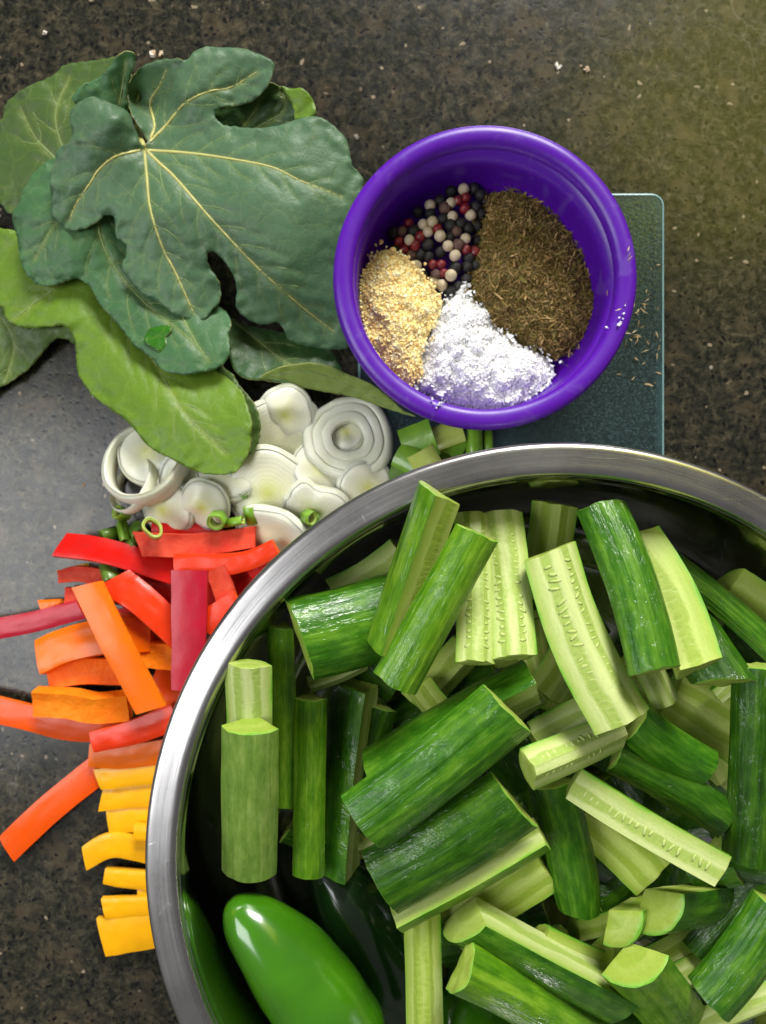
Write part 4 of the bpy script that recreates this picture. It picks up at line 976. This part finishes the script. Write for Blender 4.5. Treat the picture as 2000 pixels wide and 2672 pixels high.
for c, r, ln, tl, az, lb in chips: chip(c, r, ln, tl, az, lb, 'scallion_pale' if 'pale' in lb or 'light' in lb else ('scallion_dark' if 'dark' in lb or 'olive' in lb else 'scallion'))
onion_ring((1025, 945, .022), 24, .030, 'upright green onion stalk piece between the two bowls', 84, -90)
onion_ring((1056, 955, .018), 10, .012, 'thin green onion stalk tip beside the glass board', 80, -90)

# ------------------------------------------------------------------ fig leaves
def tps(ctrl):
    c = np.array([(a, b) for a, b, _ in ctrl], float) / 1000; z = np.array([h for *_, h in ctrl], float) * .001
    def U(r): return np.where(r > 0, r * r * np.log(r + 1e-12), 0)
    n = len(c); K = U(np.linalg.norm(c[:, None] - c[None], axis=2)) + np.eye(n) * 2e-4; Q = np.c_[np.ones(n), c]
    A = np.block([[K, Q], [Q.T, np.zeros((3, 3))]]); w = np.linalg.solve(A, np.r_[z, 0, 0, 0])
    def f(p):
        p = np.asarray(p, float) / 1000; return U(np.linalg.norm(p[:, None] - c[None], axis=2)) @ w[:n] + np.c_[np.ones(len(p)), p] @ w[n:]
    return f
K1 = 1.656
def leaf(label, outline, ctrl, veins, mat, under='leaf_under', serr=.9, zoff=0.0, name='fig_leaf', parent=None, partname='blade', pucker=.0009, sidev=True, seed=0, stem=None, grid=11):
    """outline/ctrl/veins in crop-1 units (photo px * 1.656); ctrl heights in mm"""
    zf = tps(ctrl); ol = catmull(outline, 7, True)
    # fine scalloped margin
    seg = np.r_[0, np.cumsum(np.hypot(*np.diff(np.vstack([ol, ol[:1]]), axis=0).T))]; tot = seg[-1]; m = int(tot / 6.5)
    ss = np.linspace(0, tot, m, endpoint=False); cl = np.vstack([ol, ol[:1]]); ol = np.c_[np.interp(ss, seg, cl[:, 0]), np.interp(ss, seg, cl[:, 1])]
    tn = np.roll(ol, -1, 0) - np.roll(ol, 1, 0); tn /= np.linalg.norm(tn, axis=1)[:, None] + 1e-9; nr = np.c_[tn[:, 1], -tn[:, 0]]
    ph = np.array([mnoise.noise(Vector((s * .011, seed, 0))) for s in ss]); amp = np.array([abs(mnoise.noise(Vector((s * .006, seed, 9)))) for s in ss])
    sc_ = np.abs(np.sin(ss * PI / 44 + ph * 3)) - .5
    ol = ol + nr * (sc_ * 6.0 * serr * (.4 + 1.4 * amp) + ph * 3.0)[:, None]
    lo, hi = ol.min(0), ol.max(0); gx, gy = np.meshgrid(np.arange(lo[0], hi[0], grid), np.arange(lo[1], hi[1], grid)); g = np.c_[gx.ravel(), gy.ravel()] + rng.uniform(-1.5, 1.5, (gx.size, 2))
    g = g[poly_inside(g, ol)]; g = g[seg_dist(g, ol, True) > grid * .55]
    pts = np.vstack([ol, g])
    vv, ee, ff, *_ = delaunay_2d_cdt([Vector(p) for p in pts], [], [list(range(len(ol)))], 1, 1e-5)
    pts = np.array([(v.x, v.y) for v in vv])
    vl = [catmull(v, 10) for v in veins]
    dv = np.min([seg_dist(pts, v) for v in vl], 0) if vl else np.full(len(pts), 999.)
    side = []
    if sidev:
        for v in vl:
            L = np.r_[0, np.cumsum(np.hypot(*np.diff(v, axis=0).T))]; q = 95.0; sgn = 1
            while q < L[-1] - 40:
                b = np.array([np.interp(q, L, v[:, 0]), np.interp(q, L, v[:, 1])]); b2 = np.array([np.interp(q + 8, L, v[:, 0]), np.interp(q + 8, L, v[:, 1])]); t = (b2 - b) / (np.linalg.norm(b2 - b) + 1e-9)
                for sg in (sgn, -sgn):
                    ang = math.radians(52) * sg; dr = np.array([t[0] * math.cos(ang) - t[1] * math.sin(ang), t[0] * math.sin(ang) + t[1] * math.cos(ang)])
                    ln = min(210, 60 + (L[-1] - q) * .35) * random.uniform(.7, 1.05); line = []
                    for k in range(9):
                        u = k / 8; an = -sg * .55 * u; d2 = np.array([dr[0] * math.cos(an) - dr[1] * math.sin(an), dr[0] * math.sin(an) + dr[1] * math.cos(an)])
                        line.append((line[-1] + d2 * ln / 8 + rng.normal(0, 1.2, 2)) if line else b)
                    line = np.array(line); ok = poly_inside(line, ol) & (seg_dist(line, ol, True) > 14); 
                    others = [w for w in vl if w is not v]
                    if others: ok &= np.min([seg_dist(line, w) for w in others], 0) > 26
                    e = len(ok) if ok.all() else int(np.argmin(ok))
                    if e >= 4: side.append(line[:e])
                    q += 26
                q += 70 * random.uniform(.8, 1.2)
    ds = np.min([seg_dist(pts, v) for v in side], 0) if side else np.full(len(pts), 999.)
    z = zf(pts) + zoff
    dm = seg_dist(pts, ol, True)
    pk = pucker * (1 - np.exp(-np.minimum(dv, ds * 1.4) / 22)) - pucker * .9 * np.exp(-dv / 14)
    nz = np.array([mnoise.noise(Vector((a * .006, b * .006, seed + 2.0))) for a, b in pts]); nz2 = np.array([mnoise.noise(Vector((a * .022, b * .022, seed + 5.0))) for a, b in pts])
    edge = np.exp(-dm / 60) * nz2 * .0016
    z = z + pk + nz * .0014 + nz2 * .0002 + edge
    def world(p, zz): s = (CAM_H - zz) / 2000; return np.c_[(p[:, 0] / K1 - 1000) * s, (1336 - p[:, 1] / K1) * s, zz]
    W = world(pts, z); cen = W.mean(0); W = W - cen
    F = [tuple(f) for f in ff]
    # make every face point up
    F2 = []
    for f in F:
        a, b, c = (W[i] for i in f[:3]); F2.append(f if np.cross(b - a, c - a)[2] > 0 else f[::-1])
    if parent is None:
        root = empty(name, cen); tag(root, label, 'leaf', 'fig leaves piled at the upper left'); origin = cen
    else: root = parent; origin = np.array(parent.location)
    o = mesh_obj(partname, W + (cen - origin), F2, [M[mat], M[under], M['leaf_edge']], root)
    vattr(o, 'vein', np.exp(-dv / 7) * .8 + np.exp(-ds / 6) * .25, 'FLOAT')
    so = o.modifiers.new('thickness', 'SOLIDIFY'); so.thickness = .00055; so.offset = -1; so.material_offset = 1; so.material_offset_rim = 2
    if partname != 'blade' and label: o['label'] = label
    def heightat(p):
        out = []
        for q in p:
            i = int(np.argmin(((pts - q) ** 2).sum(1))); out.append(z[i])
        return np.array(out)
    def tube(line, r0_, r1_, V, Fc, sink=.25):
        Q = world(line, heightat(line)) - origin; n_ = len(Q); b0 = len(V)
        for i in range(n_):
            t = Q[min(i + 1, n_ - 1)] - Q[max(i - 1, 0)]; t /= np.linalg.norm(t) + 1e-9; yv = np.cross((0, 0, 1), t); yv /= np.linalg.norm(yv) + 1e-9; uv = np.cross(t, yv)
            r_ = r0_ + (r1_ - r0_) * i / max(1, n_ - 1)
            for k in range(6): a_ = PI * k / 3; V.append(Q[i] + yv * math.cos(a_) * r_ + uv * (math.sin(a_) * r_ * .55 + r_ * sink))
        for i in range(n_ - 1):
            for k in range(6): Fc.append((b0 + i * 6 + k, b0 + i * 6 + (k + 1) % 6, b0 + (i + 1) * 6 + (k + 1) % 6, b0 + (i + 1) * 6 + k))
    for v in vl:
        ins = poly_inside(v, ol); vq = v[ins]
        if len(vq) < 3: continue
        V, Fc = [], []; tube(vq, (.00092 if len(vl) > 3 else .0006), .00018, V, Fc); mesh_obj('main_vein', V, Fc, M['vein'] if len(vl) > 3 else M['vein_thin'], o)
    if side:
        V, Fc = [], []
        for l in side: tube(l, .00026, .00010, V, Fc, .1)
        so2 = mesh_obj('side_veins', V, Fc, M['vein_thin'], o); so2['kind'] = 'stuff'
    if stem is not None:
        V, Fc = [], []; Q = np.array([np.array(P(a / K1, b / K1, h * .001)) for a, b, h in stem]); Q = catmull(Q, 6) - origin
        for i in range(len(Q)):
            t = Q[min(i + 1, len(Q) - 1)] - Q[max(i - 1, 0)]; t /= np.linalg.norm(t); yv = np.cross((0.3, .9, .1), t); yv /= np.linalg.norm(yv); uv = np.cross(t, yv)
            for k in range(8): V.append(Q[i] + (yv * math.cos(PI * k / 4) + uv * math.sin(PI * k / 4)) * .0016)
        for i in range(len(Q) - 1):
            for k in range(8): Fc.append((i * 8 + k, i * 8 + (k + 1) % 8, (i + 1) * 8 + (k + 1) % 8, (i + 1) * 8 + k))
        Fc.append(tuple((len(Q) - 1) * 8 + k for k in range(8))); Fc.append(tuple(range(7, -1, -1)))
        mesh_obj('stalk', V, Fc, M['vein'], root)
    return root

LA = [(612, 625), (598, 590), (580, 545), (570, 508), (545, 475), (500, 452), (440, 428), (400, 415), (355, 432), (318, 458), (300, 495), (306, 540), (310, 580), (292, 615), (248, 645), (238, 690), (216, 745), (214, 800), (222, 850), (220, 892), (236, 940), (270, 978), (320, 998), (370, 985), (420, 955), (455, 932), (488, 936), (499, 975), (502, 1022), (540, 1055), (545, 1100), (526, 1150), (548, 1200), (590, 1245), (625, 1280), (680, 1302), (722, 1335), (770, 1362), (850, 1386), (900, 1370), (916, 1340), (945, 1310), (955, 1252), (935, 1195), (905, 1150), (896, 1112), (910, 1088), (945, 1100), (985, 1150), (1014, 1210), (1024, 1255), (1020, 1320), (1050, 1365), (1100, 1392), (1142, 1404), (1200, 1392), (1230, 1430), (1246, 1465), (1300, 1490), (1400, 1508), (1500, 1506), (1530, 1450), (1508, 1340), (1505, 1200), (1512, 1080), (1530, 960), (1560, 850), (1570, 770), (1524, 712), (1510, 640), (1490, 590), (1440, 540), (1380, 502), (1320, 505), (1270, 520), (1200, 540), (1120, 552), (1030, 547), (968, 538), (932, 505), (930, 482), (962, 460), (1030, 454), (1090, 435), (1140, 392), (1166, 350), (1186, 292), (1180, 265), (1140, 240), (1100, 225), (1058, 206), (1000, 205), (950, 205), (890, 198), (842, 220), (806, 258), (770, 252), (700, 255), (650, 270), (605, 292), (575, 330), (552, 372), (556, 430), (568, 490), (600, 545), (630, 590), (640, 612)]
ZA = [(620, 630, 33), (230, 850, 34), (320, 990, 31), (310, 500, 42), (400, 420, 44), (540, 480, 40), (450, 700, 39), (500, 960, 33), (700, 900, 38), (850, 1380, 26), (950, 1250, 27), (560, 1120, 30), (900, 1100, 32), (1140, 1400, 20), (1000, 900, 41), (1250, 900, 42), (1500, 700, 34), (1480, 1100, 27), (1460, 1480, 14), (1200, 1250, 32), (1380, 505, 36), (1180, 280, 38), (900, 200, 38), (1000, 500, 33), (700, 260, 36), (590, 320, 30), (565, 450, 22), (800, 400, 38), (1100, 640, 38)]
VA = [[(622, 640), (690, 705), (760, 770), (900, 930), (1050, 1090), (1130, 1170), (1300, 1320), (1440, 1430)], [(640, 650), (800, 660), (960, 680), (1170, 720), (1300, 780), (1480, 850)],
      [(625, 648), (635, 760), (650, 900), (700, 1060), (760, 1180), (810, 1290), (846, 1370)], [(606, 648), (500, 675), (430, 730), (390, 790), (330, 880), (300, 950)],
      [(648, 612), (720, 540), (800, 445), (900, 395), (1000, 375), (1110, 310)], [(650, 600), (668, 540), (650, 440), (690, 370), (720, 300)]]
# lower leaves first
leaf('dark olive fig leaf flat at the back left of the pile', [(-120, 560), (0, 520), (22, 455), (70, 405), (130, 368), (190, 343), (240, 318), (270, 285), (330, 270), (400, 262), (470, 250), (530, 262), (600, 420), (560, 700), (300, 900), (120, 900), (45, 922), (0, 880), (-130, 760)],
     [(0, 520, 14), (130, 370, 18), (330, 270, 20), (500, 260, 22), (0, 880, 10), (300, 600, 20), (550, 600, 16), (120, 900, 12), (-120, 650, 8)], [[(330, 780), (225, 670), (150, 590), (90, 470)], [(330, 780), (240, 520), (300, 330)]], 'leaf_olive', seed=1)
hf = leaf('fig leaf poking out behind the notch at the upper right of the pile', [(930, 470), (1010, 440), (1100, 400), (1150, 355), (1200, 368), (1260, 385), (1300, 380), (1335, 405), (1358, 450), (1362, 500), (1330, 560), (1200, 640), (1000, 640), (920, 560)],
     [(930, 470, 16), (1150, 350, 26), (1230, 420, 22), (1300, 380, 27), (1360, 490, 22), (1200, 600, 12), (1000, 600, 10)], [[(1000, 620), (1130, 540), (1230, 470), (1215, 375)], [(1000, 620), (1100, 480), (1130, 420)]], 'leaf_dark', seed=2)
leaf('yellow green half beyond its midrib', [(1215, 372), (1262, 384), (1300, 379), (1337, 405), (1360, 450), (1362, 497), (1320, 512), (1278, 515), (1270, 470), (1245, 420)], [(1215, 372, 29), (1300, 380, 30), (1360, 480, 27), (1278, 515, 26), (1250, 430, 27)], [], 'leaf_bright', parent=hf, partname='folded_half', seed=12, serr=.4, sidev=False)
leaf('olive fig leaf lobe at the left edge over the bare counter', [(-140, 1260), (0, 1310), (25, 1370), (70, 1402), (140, 1418), (250, 1405), (305, 1420), (326, 1490), (290, 1466), (240, 1465), (190, 1515), (140, 1575), (80, 1625), (0, 1672), (-140, 1720)],
     [(0, 1310, 9), (140, 1418, 10), (300, 1440, 16), (190, 1515, 7), (0, 1660, 6), (-140, 1500, 6)], [[(-60, 1300), (40, 1420), (60, 1520), (20, 1650)]], 'leaf_olive', seed=3)
leaf('fig leaf edge peeking out under the bright green leaf tip', [(900, 1560), (1000, 1612), (1040, 1672), (1092, 1735), (1120, 1795), (1126, 1865), (1110, 1925), (1070, 1962), (1000, 1900), (900, 1750)], [(950, 1600, 20), (1090, 1735, 27), (1126, 1865, 28), (1070, 1962, 27), (900, 1750, 22)], [[(920, 1640), (1020, 1780), (1085, 1900)]], 'leaf_olive', seed=4, sidev=False)
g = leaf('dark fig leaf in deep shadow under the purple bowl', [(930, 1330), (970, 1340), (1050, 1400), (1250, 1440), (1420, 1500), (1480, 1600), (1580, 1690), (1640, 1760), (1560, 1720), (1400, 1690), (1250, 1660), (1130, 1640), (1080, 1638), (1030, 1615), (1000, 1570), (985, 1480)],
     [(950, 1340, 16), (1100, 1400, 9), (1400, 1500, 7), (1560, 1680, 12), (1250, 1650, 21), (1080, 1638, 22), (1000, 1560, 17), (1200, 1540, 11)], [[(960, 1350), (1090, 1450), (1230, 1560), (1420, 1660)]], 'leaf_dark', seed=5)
leaf('pale veined curled underside', [(1122, 1636), (1200, 1592), (1310, 1572), (1400, 1576), (1500, 1614), (1590, 1655), (1660, 1700), (1740, 1770), (1800, 1802), (1700, 1775), (1600, 1740), (1480, 1702), (1380, 1688), (1300, 1672), (1210, 1640)],
     [(1122, 1636, 22.5), (1200, 1592, 29), (1310, 1573, 31), (1500, 1614, 30), (1660, 1700, 29), (1790, 1798, 28), (1600, 1742, 24.5), (1380, 1688, 24), (1220, 1642, 23)],
     [[(1160, 1625), (1330, 1605), (1500, 1660), (1700, 1760)]], 'leaf_under', parent=g, partname='curled_margin', seed=6, serr=.3)
leaf('bright yellow green fig leaf whose long lobe covers the leeks', [(-140, 960), (0, 985), (120, 1010), (400, 1120), (700, 1380), (900, 1540), (940, 1604), (990, 1634), (1040, 1684), (1062, 1735), (1086, 1815), (1086, 1880), (1076, 1945), (1050, 2004), (1012, 2042), (960, 2050), (900, 2049), (850, 2038), (800, 2014), (740, 1984), (680, 1954), (620, 1904), (570, 1844), (520, 1795), (470, 1764), (400, 1709), (360, 1654), (335, 1604), (330, 1540), (325, 1480), (305, 1432), (268, 1405), (210, 1411), (130, 1418), (60, 1400), (22, 1370), (0, 1325), (-140, 1300)],
     [(0, 990, 12), (0, 1325, 12), (130, 1418, 17), (270, 1405, 19), (325, 1480, 17), (400, 1709, 20), (620, 1904, 32), (900, 2049, 38), (1050, 2004, 40), (1086, 1850, 40), (960, 1620, 24), (850, 1560, 20), (700, 1400, 12), (400, 1150, 12), (720, 1760, 34), (500, 1500, 20), (-140, 1150, 6)],
     [[(420, 1290), (540, 1420), (665, 1560), (770, 1745), (860, 1850), (980, 1960)], [(300, 1200), (160, 1300), (60, 1380)]], 'leaf_bright', seed=7)
CCT = [(215, 690, 28), (60, 950, 26), (180, 1234, 21), (350, 1210, 24), (430, 1310, 24), (650, 1545, 29), (800, 1620, 33), (930, 1594, 33), (994, 1480, 31), (940, 1312, 20), (600, 1200, 20), (400, 900, 26), (700, 950, 18), (300, 1050, 29), (800, 1450, 31)]
cf = leaf('green fig leaf in the middle layer with a wet bright spot', [(215, 690), (180, 715), (132, 758), (120, 790), (92, 830), (85, 870), (55, 920), (60, 980), (75, 1040), (85, 1110), (105, 1170), (140, 1212), (180, 1234), (240, 1230), (310, 1208), (350, 1210), (390, 1240), (430, 1310), (480, 1370), (530, 1430), (580, 1490), (650, 1545), (692, 1590), (740, 1615), (800, 1620), (870, 1608), (930, 1594), (970, 1568), (994, 1520), (990, 1440), (1000, 1400), (985, 1358), (940, 1312), (860, 1180), (700, 900), (500, 700), (350, 640)],
     CCT,
     [[(420, 800), (430, 1000), (500, 1160), (640, 1320), (790, 1440), (900, 1550)], [(400, 800), (250, 950), (150, 1120)], [(790, 1370), (830, 1450), (900, 1560)]], 'leaf_mid', seed=8)
leaf('wet bright green blotch', [(632, 1440), (650, 1418), (682, 1410), (712, 1404), (742, 1416), (730, 1440), (716, 1458), (718, 1490), (690, 1518), (668, 1506), (640, 1496), (622, 1470)], CCT, [], 'leaf_wet', parent=cf, partname='wet_spot', seed=8, serr=.6, zoff=.0012, sidev=False, pucker=.0004)
leaf('light green lobe standing up behind the top leaf', [(318, 440), (325, 400), (352, 368), (420, 338), (470, 292), (500, 250), (540, 222), (574, 228), (588, 262), (566, 320), (548, 400), (552, 460), (545, 520), (440, 520)],
     [(318, 430, 32), (352, 368, 34), (500, 250, 38), (574, 228, 40), (560, 400, 26), (450, 350, 33), (440, 510, 28)], [[(500, 520), (525, 400), (545, 260)]], 'leaf_mid', parent=cf, partname='upturned_lobe', seed=9)
leaf('large blue green fig leaf on top with yellow veins', LA, ZA, VA, 'leaf_top', seed=10, serr=.7, stem=[(622, 636, 33), (612, 612, 31), (600, 570, 24), (590, 520, 14)], pucker=.0008)
